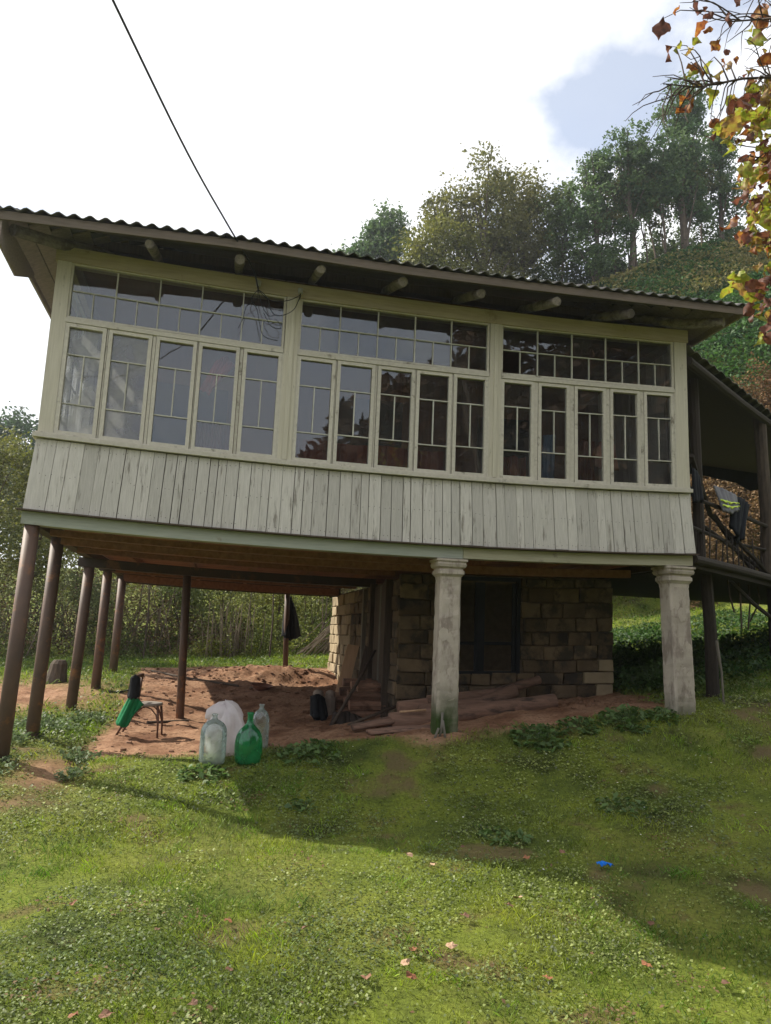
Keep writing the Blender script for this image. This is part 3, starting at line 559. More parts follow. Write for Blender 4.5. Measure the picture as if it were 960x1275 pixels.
for xr, dx, r_ in ((.90, 0, .046), (1.72, .01, .05), (2.51, 0, .045), (3.33, .01, .05), (4.15, .02, .05), (4.95, .03, .05), (5.79, .06, .05)):
    y0 = -.53+random.uniform(-.03, .04)
    MB().tube([(xr+dx, y0, 4.705), (xr+dx*.6, -.25, 4.80), (xr, .1, 4.91), (xr, 1.2, 5.3)], [r_*1.05, r_*1.1, r_, r_*.9], 8, jit=.10).build('rafter', M['rafter'], roof, bevel=.008)
MB().tube([(7.02, -.46, 4.79), (6.75, -.12, 4.87), (6.2, .5, 5.15)], [.055, .055, .05], 10, jit=.06).build('rafter', M['rafter'], roof)
MB().tube([(-.30, -.46, 4.70), (0, -.12, 4.80), (.5, .5, 5.05)], [.055, .055, .05], 10, jit=.06).build('rafter', M['rafter'], roof)
# insulators and loose wires
for (x_, z_) in ((1.93, 4.59), (2.36, 4.57)):
    ins = MB().lathe([(0, 0), (.022, 0), (.026, .018), (.016, .024), (.026, .03), (.027, .05), (.014, .06), (0, .062)], 12).build('insulator', M['ceramic'], house, smooth=True, loc=(x_, -.07, z_+.07))
    MB().tube([(x_, -.02, z_+.03), (x_, -.07, z_+.03), (x_, -.07, z_+.075)], .006, 6).build('insulator_hook', M['cable'], house)
def wire(pts, r_, name='loose_wire', parent=house):
    P_ = [Vector(q) for q in pts]; out_ = []
    for i in range(len(P_)-1):
        a, b_, c, d = P_[max(i-1, 0)], P_[i], P_[i+1], P_[min(i+2, len(P_)-1)]
        for k in range(6):
            t_ = k/6; out_.append(.5*((2*b_)+(c-a)*t_+(2*a-5*b_+4*c-d)*t_*t_+(3*b_-a-3*c+d)*t_**3))
    out_.append(P_[-1]); return MB().tube(out_, r_, 5, cap=False).build(name, M['cable'], parent, smooth=True)
wire([(2.36, -.08, 4.62), (2.25, -.1, 4.54), (2.1, -.07, 4.52), (2.0, -.09, 4.55), (1.93, -.08, 4.62)], .0045)
wire([(2.36, -.08, 4.62), (2.30, -.11, 4.44), (2.17, -.1, 4.36), (2.08, -.08, 4.40), (2.02, -.08, 4.55), (1.93, -.08, 4.62)], .0045)
wire([(1.93, -.08, 4.62), (1.98, -.09, 4.45), (2.05, -.09, 4.35), (2.12, -.08, 4.37)], .004)
wire([(1.93, -.08, 4.62), (1.87, -.09, 4.5), (1.93, -.1, 4.40), (1.97, -.09, 4.25), (2.02, -.08, 4.13), (2.16, -.08, 4.10)], .004)
wire([(1.93, -.08, 4.60), (1.92, -.09, 4.5), (1.83, -.1, 4.42), (1.80, -.09, 4.28), (1.76, -.08, 4.18)], .0035)
wire([(2.0, -.08, 4.38), (2.08, -.1, 4.24), (2.17, -.1, 4.22), (2.18, -.08, 4.27), (2.12, -.08, 4.33)], .0035)

# overhead service cable
cab = wire([(1.93, -.07, 4.63), (1.85, -.35, 4.72), (1.60, -.80, 4.87), (1.28, -1.8, 4.86), (.86, -3.0, 5.02), (-.2, -6.0, 5.5), (-2.0, -11, 6.6)], .0085, 'overhead_cable', None)
tag(cab, 'dark twisted service cable running down from the sky to the eave', 'cable')

# ------------------------------------------------------------------ side porch (right)
porch = empty('side_porch', (7.0, .2, .5), 'dark open side porch with a log post and low roof at right end of house', 'porch')
PO = Vector((7.0, .2, .5))
def pb(name, m, mb, **kw): return mb.build(name, M[m], porch, lambda x, y, z: (x-PO.x, y-PO.y, z-PO.z), **kw)
def slab(poly, z0, z1, dz=None):
    n_ = len(poly); dz = dz or [0]*n_; vs = [(x, y, z0+d) for (x, y), d in zip(poly, dz)]+[(x, y, z1+d) for (x, y), d in zip(poly, dz)]
    return MB().add(vs, [tuple(range(n_))[::-1], tuple(range(n_, 2*n_))]+[(i, (i+1) % n_, n_+(i+1) % n_, n_+i) for i in range(n_)])
e1 = Vector((.8, .6)); 
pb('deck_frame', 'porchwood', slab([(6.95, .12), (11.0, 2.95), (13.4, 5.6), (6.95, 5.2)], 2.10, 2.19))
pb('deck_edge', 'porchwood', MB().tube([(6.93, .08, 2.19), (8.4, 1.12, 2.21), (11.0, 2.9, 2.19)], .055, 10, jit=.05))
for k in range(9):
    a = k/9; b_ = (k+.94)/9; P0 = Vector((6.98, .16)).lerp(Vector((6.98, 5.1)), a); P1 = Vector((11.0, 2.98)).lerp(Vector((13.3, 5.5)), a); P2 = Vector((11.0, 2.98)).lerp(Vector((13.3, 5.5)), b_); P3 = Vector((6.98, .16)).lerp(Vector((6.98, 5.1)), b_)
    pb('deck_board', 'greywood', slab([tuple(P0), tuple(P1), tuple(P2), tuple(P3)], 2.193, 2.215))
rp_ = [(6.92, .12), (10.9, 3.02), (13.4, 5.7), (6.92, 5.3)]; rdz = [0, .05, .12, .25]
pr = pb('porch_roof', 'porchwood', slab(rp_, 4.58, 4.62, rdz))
for k in range(6):
    P0 = Vector((6.9, .0)).lerp(Vector((6.9, 5.5)), k/6); P1 = Vector((11.05, 2.98)).lerp(Vector((13.7, 5.9)), k/6); P2 = Vector((11.05, 2.98)).lerp(Vector((13.7, 5.9)), (k+1.05)/6); P3 = Vector((6.9, 0)).lerp(Vector((6.9, 5.5)), (k+1.05)/6)
    vs = []; n_ = 60
    for i in range(n_+1):
        t_ = i/n_; A = P0.lerp(P1, t_); B = P3.lerp(P2, t_); c = .018*math.cos(i*1.9); z_ = 4.665+.05*t_+.03*k
        vs += [(A.x, A.y, z_+c), (B.x, B.y, z_+.055+c)]
    pb('roof_sheet', 'roofing', MB().add(vs, [(2*i, 2*i+2, 2*i+3, 2*i+1) for i in range(n_)]), thick=.008)
pb('eave_pole', 'porchwood', MB().tube([(6.9, .04, 4.50), (8.6, 1.32, 4.55), (11.0, 3.0, 4.57)], .055, 10, jit=.05))
# sagging far edge of the porch ceiling
vs = []
for i in range(15):
    x_ = 8.4+i*.36; y_ = 5.15+.03*i; vs += [(x_, y_, 4.95), (x_, y_+.05, 4.48+.09*math.sin(i*1.1)+.05*math.sin(i*2.3))]
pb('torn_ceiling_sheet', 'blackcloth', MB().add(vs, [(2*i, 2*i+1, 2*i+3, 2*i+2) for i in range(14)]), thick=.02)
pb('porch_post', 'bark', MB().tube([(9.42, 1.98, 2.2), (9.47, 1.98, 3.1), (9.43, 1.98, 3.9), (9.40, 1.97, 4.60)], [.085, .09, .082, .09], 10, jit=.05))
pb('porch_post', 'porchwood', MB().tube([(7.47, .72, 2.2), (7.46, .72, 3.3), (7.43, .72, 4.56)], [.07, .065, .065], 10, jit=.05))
pb('porch_leg', 'porchwood', MB().tube([(7.60, .80, 2.15), (7.70, .88, 1.4), (7.80, 1.0, g(7.8, 1)-.1)], [.075, .075, .085], 10, jit=.06))
pb('porch_leg', 'porchwood', MB().tube([(9.6, 2.1, 2.15), (9.62, 2.1, g(9.6, 2.1)-.1)], [.07, .08], 10)); pb('porch_leg', 'porchwood', MB().tube([(12.6, 5.2, 2.15), (12.6, 5.2, g(12.6, 5.2)-.1)], [.07, .08], 10)); pb('porch_post', 'porchwood', MB().tube([(12.9, 5.2, 2.2), (12.9, 5.2, 4.85)], .07, 10))
for pts, r_ in (([(7.0, .25, 3.04), (7.5, .75, 3.02), (8.6, 1.45, 3.02), (9.45, 1.95, 2.98)], .028), ([(7.1, .3, 3.45), (7.9, 1.1, 2.92), (8.9, 1.5, 2.40), (9.4, 1.9, 2.26)], .03),
                 ([(7.5, .8, 2.75), (8.3, 1.25, 2.55), (9.4, 1.95, 2.30)], .028), ([(8.1, 1.3, 2.95), (8.7, 1.6, 2.5), (9.4, 2.1, 2.25)], .035), ([(7.0, .3, 2.62), (8.2, 1.2, 2.60), (9.4, 1.95, 2.64)], .022), ([(6.95, .35, 3.3), (7.5, .75, 2.95)], .03)):
    pb('branch_rail', 'porchwood', MB().tube(pts, r_, 7, jit=.08))
for k in range(13):
    t_ = .03+k*.075; x_ = 7.05+2.4*t_; y_ = .25+1.72*t_; pb('rail_stick', 'porchwood', MB().tube([(x_, y_, 2.2), (x_+random.uniform(-.05, .05), y_+.02, 2.2+random.uniform(.3, .62))], .010, 5))
for k in range(8):
    x_ = 8.2+k*.34; pb('brace_twig', 'twig', MB().tube([(x_, 1.2+k*.24, 2.12), (x_+.1, 1.3+k*.24, 1.9), (x_+random.uniform(-.1, .4), 1.3+k*.24, 1.75-random.uniform(0, .3))], .012, 5))
pb('brace_pole', 'porchwood', MB().tube([(8.3, 1.3, 2.1), (9.0, 1.75, 1.85), (9.9, 2.3, 1.58)], .03, 7, jit=.06))
# clothes hanging on the porch rail
def cloth(name, m, pts_top, pts_bot, thick, label, cat, loc, folds=14, amp=.02, parent=None, nz_=10, ph=0, group=None):
    vs = []; n_ = len(pts_top)-1; nu = 28
    def ip(pts, t_):
        q = t_*(len(pts)-1); i = min(int(q), len(pts)-2); return Vector(pts[i]).lerp(Vector(pts[i+1]), q-i)
    for j in range(nz_+1):
        for i in range(nu+1):
            A = ip(pts_top, i/nu); B = ip(pts_bot, i/nu); t_ = j/nz_; P = A.lerp(B, t_)
            P.y += amp*math.sin(i/nu*folds+t_*1.2+ph)*(.3+t_)+amp*.4*math.sin(i/nu*folds*2.3+1); P.z += .01*math.sin(i*.8+ph)*t_; vs.append(P)
    m_ = nu+1; mb = MB().add(vs, [(j*m_+i, j*m_+i+1, (j+1)*m_+i+1, (j+1)*m_+i) for j in range(nz_) for i in range(nu)])
    o = mb.build(name, M[m], parent, lambda x, y, z: (x-loc[0], y-loc[1], z-loc[2]), smooth=True, thick=thick)
    if not parent: o.location = loc; tag(o, label, cat, group)
    return o
jk = cloth('work_jacket', 'greycloth', [(7.86, .95, 3.27), (8.1, 1.05, 3.25), (8.38, 1.2, 3.22)], [(7.93, .85, 2.92), (8.12, .95, 2.93), (8.36, 1.12, 3.02)], .02, 'grey work jacket with yellow reflective stripes draped over the porch rail', 'jacket', (7.9, .95, 2.92), amp=.018)
for k, (za, zb_) in enumerate(((.52, .60), (.72, .80))):
    T_ = [(7.86, .925, 3.27), (8.1, 1.025, 3.25), (8.38, 1.175, 3.22)]; B_ = [(7.93, .825, 2.92), (8.12, .925, 2.93), (8.36, 1.095, 3.02)]
    tp = [tuple(Vector(a).lerp(Vector(b_), za)) for a, b_ in zip(T_, B_)]; bt = [tuple(Vector(a).lerp(Vector(b_), zb_)) for a, b_ in zip(T_, B_)]
    s_ = cloth('reflective_stripe', 'hiviz', tp, bt, .004, None, None, (7.9, .95, 2.92), amp=.012, parent=jk, nz_=2)
cloth('dark_trousers', 'navy', [(8.36, 1.25, 3.24), (8.62, 1.38, 3.22), (8.80, 1.5, 3.16)], [(8.22, 1.1, 2.78), (8.40, 1.22, 2.60), (8.62, 1.4, 2.72)], .03, 'dark navy trousers hanging over the porch rail beside the striped jacket', 'trousers', (8.4, 1.2, 2.6), amp=.03)
cloth('dark_garment', 'blackcloth', [(7.06, .22, 3.28), (7.25, .42, 3.27), (7.40, .6, 3.25)], [(7.06, .2, 2.86), (7.22, .36, 2.92), (7.42, .55, 2.95)], .03, 'black garment on the porch rail tight against the house corner', 'garment', (7.1, .3, 2.86))
stk = MB().tube([(0, 0, -.1), (-.02, 0, .35), (-.06, .02, .72)], [.012, .014, .018], 7).build('thin_stake', M['greywood'], None, loc=(7.52, .42, g(7.52, .42))); tag(stk, 'thin grey wooden stake in the grass right of the right column', 'stake')

# ------------------------------------------------------------------ things in and under the house
cloth('red_cloth', 'redcloth', [(1.56, .22, 3.92), (1.66, .22, 3.99), (1.755, .22, 3.90)], [(1.42, .22, 3.60), (1.52, .22, 3.56), (1.62, .22, 3.72)], .01, 'dark red cloth hanging behind the fourth left casement', 'cloth', (1.6, .22, 3.6))
cloth('hanging_bag', 'pinkcloth', [(6.02, .5, 3.56), (6.12, .5, 3.57), (6.2, .5, 3.55)], [(5.95, .48, 3.25), (6.1, .46, 3.22), (6.27, .48, 3.24)], .03, 'faded pink bag hanging behind the right-hand verandah windows', 'bag', (6.1, .5, 3.22))
cloth('pale_blue_cloth', 'bluecloth', [(5.36, .6, 3.6), (5.5, .6, 3.62)], [(5.34, .6, 3.0), (5.5, .6, 3.0)], .02, 'pale blue cloth behind the second casement of the right window bay', 'cloth', (5.4, .6, 3.0))
# black coat on the thin rear pipe
cloth('black_coat', 'blackcloth', [(3.03, 7.16, 1.72), (3.10, 7.12, 1.87), (3.20, 7.16, 1.62)], [(2.98, 7.05, 1.12), (3.15, 7.02, 1.04), (3.36, 7.08, 1.13)], .06, 'black coat hanging on the thin rear pipe under the house', 'coat', (3.1, 7.1, 1.04), amp=.03)
# bentwood chair
CX, CY = 1.04, 1.72; CZ = g(CX, CY)
ch = empty('bentwood_chair', (CX, CY, CZ+.0), 'old brown bentwood chair on the bare earth under the house', 'chair', rz=-.12); ch.scale = (.84, .84, .84)
def ct(name, pts, r_, m='chairwood'): return MB().tube(pts, r_, 8).build(name, M[m], ch, smooth=True)
SH = .40; hwid = .17
MB().lathe([(0, SH+.012), (.15, SH+.012), (.178, SH+.018), (.185, SH+.0), (.178, SH-.022), (.15, SH-.022), (0, SH-.022)], 20, (.06, 0, 0)).build('seat', M['seat'], ch, smooth=True)
for s_ in (-1, 1):
    ct('leg', [(.20, s_*.12, SH-.02), (.225, s_*.145, .2), (.235, s_*.155, -.02)], [.017, .015, .012])
    wire_pts = [(-.30, s_*.17, -.02), (-.20, s_*.155, .18), (-.12, s_*.14, .40), (-.10, s_*.135, .55), (-.085, s_*.13, .76)]
    ct('leg', wire_pts, [.013, .016, .018, .016, .014])
    ct('arch_brace', [(.225, s_*.14, .16), (.19, s_*.13, .27), (.12, s_*.12, .345), (.05, s_*.12, .37), (-.03, s_*.12, .345), (-.11, s_*.13, .27), (-.18, s_*.15, .19)], .009)
ct('arch_brace', [(.222, -.14, .16), (.2, -.09, .28), (.19, 0, .35), (.2, .09, .28), (.222, .14, .16)], .009)
MB().box(-.115, -.065, -.17, .17, .745, .79).build('top_rail', M['chairwood'], ch, bevel=.008)
MB().box(-.10, -.085, -.12, .12, .56, .60).build('back_slat', M['chairwood'], ch)
a = ch.matrix_basis
bc = cloth('black_scarf', 'blackcloth', [(-.17, -.17, .74), (-.11, -.20, .79), (-.05, -.16, .74)], [(-.19, -.19, .50), (-.12, -.22, .47), (-.05, -.17, .50)], .04, 'black cloth bunched over the backrest of the bentwood chair', 'cloth', (0, 0, 0), amp=.012, folds=6)
gc = cloth('green_apron', 'greencloth', [(-.17, -.20, .50), (-.12, -.225, .50), (-.05, -.18, .48), (.03, -.17, .41)], [(-.31, -.22, .17), (-.25, -.24, .13), (-.16, -.22, .10), (-.10, -.19, .27)], .02, 'bright green cloth hanging down behind the bentwood chair', 'cloth', (0, 0, 0), amp=.02, folds=11)
for q in (bc, gc): q.location = (CX, CY, CZ); q.rotation_euler.z = -.12; q.scale = (.84, .84, .84)
# bottles
def carboy(x, y, h, R_, m, label, neck=.022, squat=False):
    pr = [(0, 0), (R_*.85, 0), (R_*.97, .02), (R_, .06), (R_*1.0, h*.62), (R_*.96, h*.70), (R_*.84, h*.78), (R_*.60, h*.845), (neck*1.5, h*.88), (neck, h*.90), (neck*.95, h*.965), (neck*1.3, h*.97), (neck*1.3, h), (neck*.8, h)]
    if squat: pr = [(0, 0), (R_*.8, 0), (R_*.9, .02), (R_*.97, .08), (R_, h*.32), (R_*.98, h*.46), (R_*.85, h*.60), (R_*.55, h*.70), (neck*1.7, h*.755), (neck*1.15, h*.80), (neck*.95, h*.95), (neck*1.35, h*.96), (neck*1.35, h), (neck*.8, h)]
    o = MB().lathe(pr, 28).build('glass_carboy', M[m], None, smooth=True, loc=(x, y, g(x, y)-.005)); o.modifiers.new('s', 'SUBSURF').levels = 1; o.modifiers['s'].render_levels = 1
    return tag(o, label, 'bottle', 'large glass carboys in front of the house')
carboy(1.82, -.08, .45, .122, 'clear', 'clear glass carboy at the left, in front of the white sack')
carboy(2.14, -.12, .46, .130, 'green', 'green glass carboy standing in front of the pale one', .024, True)
carboy(2.28, .52, .44, .088, 'clear', 'slim pale glass carboy behind the green one', .022)
# white plastic sack: bulging body, knotted neck flopping left
vs = []; n_ = 72; prof = [(0, .0), (.13, .005), (.17, .03), (.188, .08), (.194, .13), (.195, .18), (.19, .23), (.185, .28), (.172, .33), (.155, .375), (.13, .415), (.10, .445), (.06, .468), (.0, .475)]
from mathutils import noise as mn
for k, (r_, z_) in enumerate(prof):
    for i in range(n_):
        q = 2*PI*i/n_; f_ = 1-z_/.5; w_ = 1+.035*math.sin(q*7+z_*6)*(1.4-f_)+.30*mn.noise(Vector((math.cos(q)*2.2, math.sin(q)*2.2, z_*5)))+.24*mn.noise(Vector((math.cos(q)*5, math.sin(q)*5, z_*11)))
        vs.append((r_*w_*math.cos(q)+.03-.22*max(z_-.28, 0), r_*.8*w_*math.sin(q), z_*1.04+.06*mn.noise(Vector((math.cos(q)*3, math.sin(q)*3+z_*8, 1)))*min(1, z_*8)))
fs = [(i*n_+k, i*n_+(k+1) % n_, (i+1)*n_+(k+1) % n_, (i+1)*n_+k) for i in range(len(prof)-1) for k in range(n_)]
sk = MB().add(vs, fs).build('plastic_sack', M['sack'], None, smooth=True, loc=(1.92, .38, g(1.92, .38))); tag(sk, 'bulging thin white plastic sack behind the left clear carboy', 'sack')
MB().tube([(.0, 0, .36), (-.06, -.02, .395), (-.11, -.03, .405), (-.15, -.035, .39), (-.175, -.04, .36), (-.19, -.04, .35)], [.10, .095, .08, .055, .025, .004], 22, jit=.07).build('sack_neck', M['sack'], sk, smooth=True)
# bowl on the spoil heap
bx, by = 2.55, 5.2; bw = MB().lathe([(0, .0), (.09, 0), (.17, .07), (.185, .085), (.175, .085), (.09, .02), (0, .015)], 20).build('clay_bowl', M['clay'], None, smooth=True, loc=(bx, by, g(bx, by)+.01)); bw.rotation_euler = (.12, .08, 0); tag(bw, 'shallow reddish bowl on the earth heap under the house', 'bowl')
hs = wire([(.55, 5.9, g(.55, 5.9)+.02), (.62, 5.2, g(.62, 5.2)+.02), (.45, 4.8, g(.45, 4.8)+.02), (.25, 4.7, g(.25, 4.7)+.02)], .016, 'hose', None); tag(hs, 'short curved brown hose on the earth by the left pipes', 'hose')
for (pts, lb) in (([(.7, 6.9), (1.3, 6.2), (2.2, 5.6)], 'long dark pole lying across the sunlit earth'), ([(1.3, 7.3), (2.2, 7.2), (3.0, 7.3)], 'pale pole lying along the back edge of the earth'), ([(1.0, 2.9), (1.5, 3.15)], 'short stick on the earth behind the chair')):
    o = MB().tube([(x_, y_, g(x_, y_)+.015) for x_, y_ in pts], [.02]*len(pts), 7, jit=.1).build('fallen_pole', M['greywood'] if 'pale' in lb else M['darkwood'], None); tag(o, lb, 'pole')
# stump behind second pipe
sx, sy = -.72, 6.0; o = MB().lathe([(0, .34), (.09, .36), (.13, .30), (.15, .15), (.19, .0), (.2, -.1)], 12, lean=(.1, 0)).build('tree_stump', M['bark'], None, loc=(sx, sy, g(sx, sy))); tag(o, 'small dark stump in the grass left of the pipes', 'stump')
# logs lying along the stone wall
def logthing(name, pts, rad, m, label, cat, group=None, flat=1.0, n_=14, jit=.035):
    o = MB().tube([Vector(p_)-Vector(pts[0]) for p_ in pts], rad, n_, flat=flat, jit=jit).build(name, M[m], None, loc=pts[0], smooth=True); return tag(o, label, cat, group)
G = 'logs lying along the stone wall'
logthing('long_log', [(3.72, .95, .27), (4.6, 1.02, .36), (5.75, 1.12, .52)], [.095, .10, .085], 'log', 'frontmost long barkless log, passing behind the left column', 'log', G)
logthing('long_log', [(4.15, 1.28, .33), (4.9, 1.32, .43), (5.35, 1.36, .62)], [.10, .10, .08], 'log', 'second thick log, just behind the frontmost long one', 'log', G)
logthing('long_log', [(4.3, 1.52, .46), (5.1, 1.5, .55), (5.75, 1.55, .74)], [.06, .065, .05], 'log', 'thin log on top nearest the stone wall, below the dark window', 'log', G)
logthing('long_log', [(3.95, 1.55, .36), (4.6, 1.6, .44), (5.2, 1.62, .50)], [.075, .08, .07], 'log', 'low log against the foot of the stone wall', 'log', G)
logthing('bark_slab', [(3.42, .62, .19), (3.8, .66, .225), (4.35, .62, .27)], [.12, .15, .10], 'log', 'broad flat bark slab lying left of the left column', 'slab', flat=.22)
logthing('bark_slab', [(3.3, .95, .20), (3.7, .97, .27), (4.0, 1.1, .33)], [.10, .13, .12], 'log', 'split slab end sticking up behind the flat bark slab', 'slab', flat=.35)
logthing('bark_slab', [(3.75, .25, .20), (4.0, .3, .24), (4.3, .36, .27)], [.05, .09, .05], 'log', 'smallest slab, in the dirt at the foot of the left column', 'slab', flat=.2)
logthing('peeled_stick', [(3.80, .85, .385), (4.1, .86, .41)], [.012, .014], 'paleboard', 'short pale stick lying on the frontmost log', 'stick')
logthing('thin_pole', [(3.35, 1.5, .16), (4.0, 1.95-.15, .36)], [.018, .02], 'darkwood', 'thin dark pole from the earth up to the wall corner', 'pole')
for k, (pts, lb) in enumerate((([(3.98, -.02, .18), (4.0, -.07, .30), (4.03, .0, .47)], 'tallest thin stick leaning on the mossy foot of the left column'), ([(3.92, -.06, .18), (3.97, -.08, .33)], 'lowest and leftmost thin stick at the mossy foot of the left column'), ([(4.04, -.10, .2), (4.02, -.05, .4)], 'steepest thin stick in front of the mossy foot of the left column'))):
    logthing('leaning_stick', pts, [.012]*len(pts), 'greywood', lb, 'stick', 'sticks at the foot of the left column')
# firewood stack
fi = 0; descs = ['bottom', 'second', 'third', 'top']
for row in range(4):
    for k in range(3):
        y0 = 2.35+k*.42+random.uniform(-.03, .03); z0 = .17+row*.115; x0 = 3.42+row*.05+random.uniform(-.04, .04)
        o = MB().tube([(0, 0, 0), (.25, .01, .005), (.50-row*.03, random.uniform(-.02, .02), random.uniform(-.01, .02))], [.06, .065, .058], 6, jit=.16).build('firewood_log', M['firewood'], None, loc=(x0, y0, z0+.02))
        tag(o, f'split firewood billet, {["nearest", "middle", "farthest"][k]} in the {descs[row]} layer by the side door', 'firewood', 'firewood stacked by the side door')
for k, (x_, y_, r_, lb) in enumerate(((3.17, 2.9, .075, 'left pale round stone by the firewood stack'), (3.34, 2.95, .07, 'right pale round stone by the firewood stack, near the board'))):
    pr = [(0, 0), (r_*.7, r_*.15), (r_, r_*.6), (r_*.85, r_*1.15), (r_*.4, r_*1.4), (0, r_*1.45)]
    mb = MB().lathe(pr, 12); mb.v = [(a*random.uniform(.93, 1.07), b_*random.uniform(.93, 1.07), c) for a, b_, c in mb.v]; o = mb.build('round_stone', M['cobble'], None, smooth=True, loc=(x_, y_, g(x_, y_)+.22)); tag(o, lb, 'stone')
    MB().lathe([(r_*1.3, -.26), (r_*1.2, .0), (r_*.9, .03), (0, .04)], 8).build('stone_base', M['cobble'], o)
cloth('black_bag', 'blackcloth', [(3.06, 2.7, .36), (3.13, 2.65, .40), (3.20, 2.7, .34)], [(3.05, 2.5, .14), (3.14, 2.45, .10), (3.25, 2.5, .12)], .08, 'crumpled black bag at the left end of the firewood stack', 'bag', (3.2, 2.4, .05), amp=.03)
cloth('dark_rags', 'rag', [(3.28, 2.25, .20), (3.45, 2.2, .23), (3.62, 2.15, .16)], [(3.22, 2.0, .06), (3.42, 1.85, .02), (3.66, 1.9, .06)], .06, 'dark rags heaped in front of the firewood stack', 'rags', (3.4, 2.0, .02), amp=.05)
o = MB().add([(0, 0, 0), (.17, -.03, 0), (.30, -.06, .66), (.14, -.02, .68), (0, .03, 0), (.17, 0, 0), (.30, -.03, .66), (.14, .01, .68)], [(0, 1, 2, 3), (7, 6, 5, 4), (0, 4, 5, 1), (1, 5, 6, 2), (2, 6, 7, 3), (3, 7, 4, 0)]).build('leaning_board', M['paleboard'], None, loc=(3.50, 3.5, .38)); tag(o, 'bright sunlit board leaning on the stone side wall', 'board')
o = MB().add([(0, 0, 0), (.12, -.02, 0), (.20, -.02, .62), (.12, -.02, .66), (0, .03, 0), (.12, .01, 0), (.20, .01, .62), (.12, .01, .66)], [(0, 1, 2, 3), (7, 6, 5, 4), (0, 4, 5, 1), (1, 5, 6, 2), (2, 6, 7, 3), (3, 7, 4, 0)]).build('leaning_board', M['darkwood'], None, loc=(3.66, 2.9, .40)); tag(o, 'dark pointed board leaning beside the sunlit board', 'board')
logthing('leaning_pole', [(3.25, 2.0, .12), (3.6, 2.3, .62), (3.86, 2.6, 1.0)], [.022, .02, .018], 'darkwood', 'dark pole leaning over the firewood stack to the wall', 'pole')
# rubble along the wall foot
vs = []; P_ = []; 
for _ in range(1500):
    a = random.random(); x_ = 4.3+a*3.2+random.gauss(0, .2); y_ = 1.55-.35*a+random.gauss(0, .22); 
    if random.random() < .8: x_ = random.uniform(.5, 4.0); y_ = random.uniform(.2, 7.6) if random.random() < .55 else random.gauss(6.2, .7)
    P_.append((x_, y_, .005+.026*random.random()**2.5))
mb = MB()
for x_, y_, r_ in P_:
    z_ = g(x_, y_); o8 = [(x_+a*r_*random.uniform(.6, 1.3), y_+b_*r_*random.uniform(.6, 1.3), z_+c*r_*random.uniform(.4, .9)) for a in (-1, 1) for b_ in (-1, 1) for c in (-.4, 1)]
    mb.add(o8, [(0, 1, 3, 2), (4, 6, 7, 5), (0, 4, 5, 1), (2, 3, 7, 6), (1, 5, 7, 3), (0, 2, 6, 4)])
mb.build('rubble', mat('earth clods', (.27, .15, .09), (.14, .075, .045), 8, objvar=0), None, kind='stuff')
# heap of brushwood behind the house
hp = MB()
for _ in range(60):
    x_ = 4.0+random.random()*.9; y_ = 9.6+random.random()*.8; z_ = g(x_, y_); hp.tube([(x_-.25+random.uniform(-.3, .1), y_, z_), (x_+.25+random.uniform(-.1, .3), y_+.1, z_+random.uniform(.4, .95))], random.uniform(.008, .02), 5)
tag(hp.build('brushwood_heap', M['drystem']), 'heap of cut poles and brushwood on the grass behind the house', 'brushwood'); bpy.data.objects['brushwood_heap']['kind'] = 'stuff'
# blue wrapper on the lawn
wx, wy = 4.40, -2.55; o = cloth('blue_wrapper', 'bluewrap', [(-.045, .02, .022), (0, .025, .030), (.045, .015, .018)], [(-.05, -.02, .015), (0, -.02, .02), (.06, -.03, .01)], .003, 'crumpled bright blue plastic wrapper on the shaded lawn', 'wrapper', (0, 0, 0), amp=.008); o.location = (wx, wy, g(wx, wy)+.02)

# ------------------------------------------------------------------ plants and ground cover
exec_foliage = True
camxy = np.array([CAM.x, CAM.y])
def scatter(n, x0, x1, y0, y1, power=1.3, dmin=2.6, avoid=True):
    xs = []; 
    while sum(len(a) for a in xs) < n:
        x_ = rng.uniform(x0, x1, n*2); y_ = rng.uniform(y0, y1, n*2); d = np.hypot(x_-CAM.x, y_-CAM.y)
        k = rng.random(n*2) < np.clip((dmin/np.maximum(d, dmin))**power, 0, 1)
        if avoid:
            dr_ = dirt(x_, y_); k &= rng.random(n*2) > dr_*1.15-.02
            k &= ~((x_ > 3.95) & (x_ < 6.95) & (y_ > 1.9) & (y_ < 7.7))
        xs.append(np.stack([x_[k], y_[k]], 1))
    return np.concatenate(xs)[:n]
def blades(P, h, w, cols, name, lean=.5):
    n = len(P); z = gz(P[:, 0], P[:, 1]); b = np.stack([P[:, 0], P[:, 1], z-.004], 1); a = rng.uniform(0, 2*PI, n); l_ = rng.normal(0, lean, (n, 2))
    s_ = np.stack([np.cos(a), np.sin(a), np.zeros(n)], 1)*(w/2)[:, None]; tip = b+np.stack([l_[:, 0]*h, l_[:, 1]*h, h], 1); mid = b+(tip-b)*.55+np.array([0, 0, 1])*(h*.12)[:, None]
    V = np.stack([b-s_, b+s_, mid+s_*.75, tip], 1); V2 = np.stack([b-s_, mid+s_*.75, tip, mid-s_*.75], 1)
    return V
def bare(P): return np.clip((vnoise(P[:, 0]*2.3+4, P[:, 1]*2.3, 171)-.63)/.14, 0, 1)
def gcol(P, seed=0):
    t = np.clip(vnoise(P[:, 0]*1.5, P[:, 1]*1.5, 60+seed)*2.2-.6, 0, 1); c = mixcol((.085, .145, .022), (.26, .30, .04), t)
    t2 = np.clip(vnoise(P[:, 0]*3.1, P[:, 1]*3.1, 77+seed)*2.4-.9, 0, 1)[:, None]; c = c*(1-t2*.5)+np.array([.08, .105, .045])*t2*.5
    return c*rng.uniform(.6, 1.35, (len(P), 1))
allV = []; allC = []
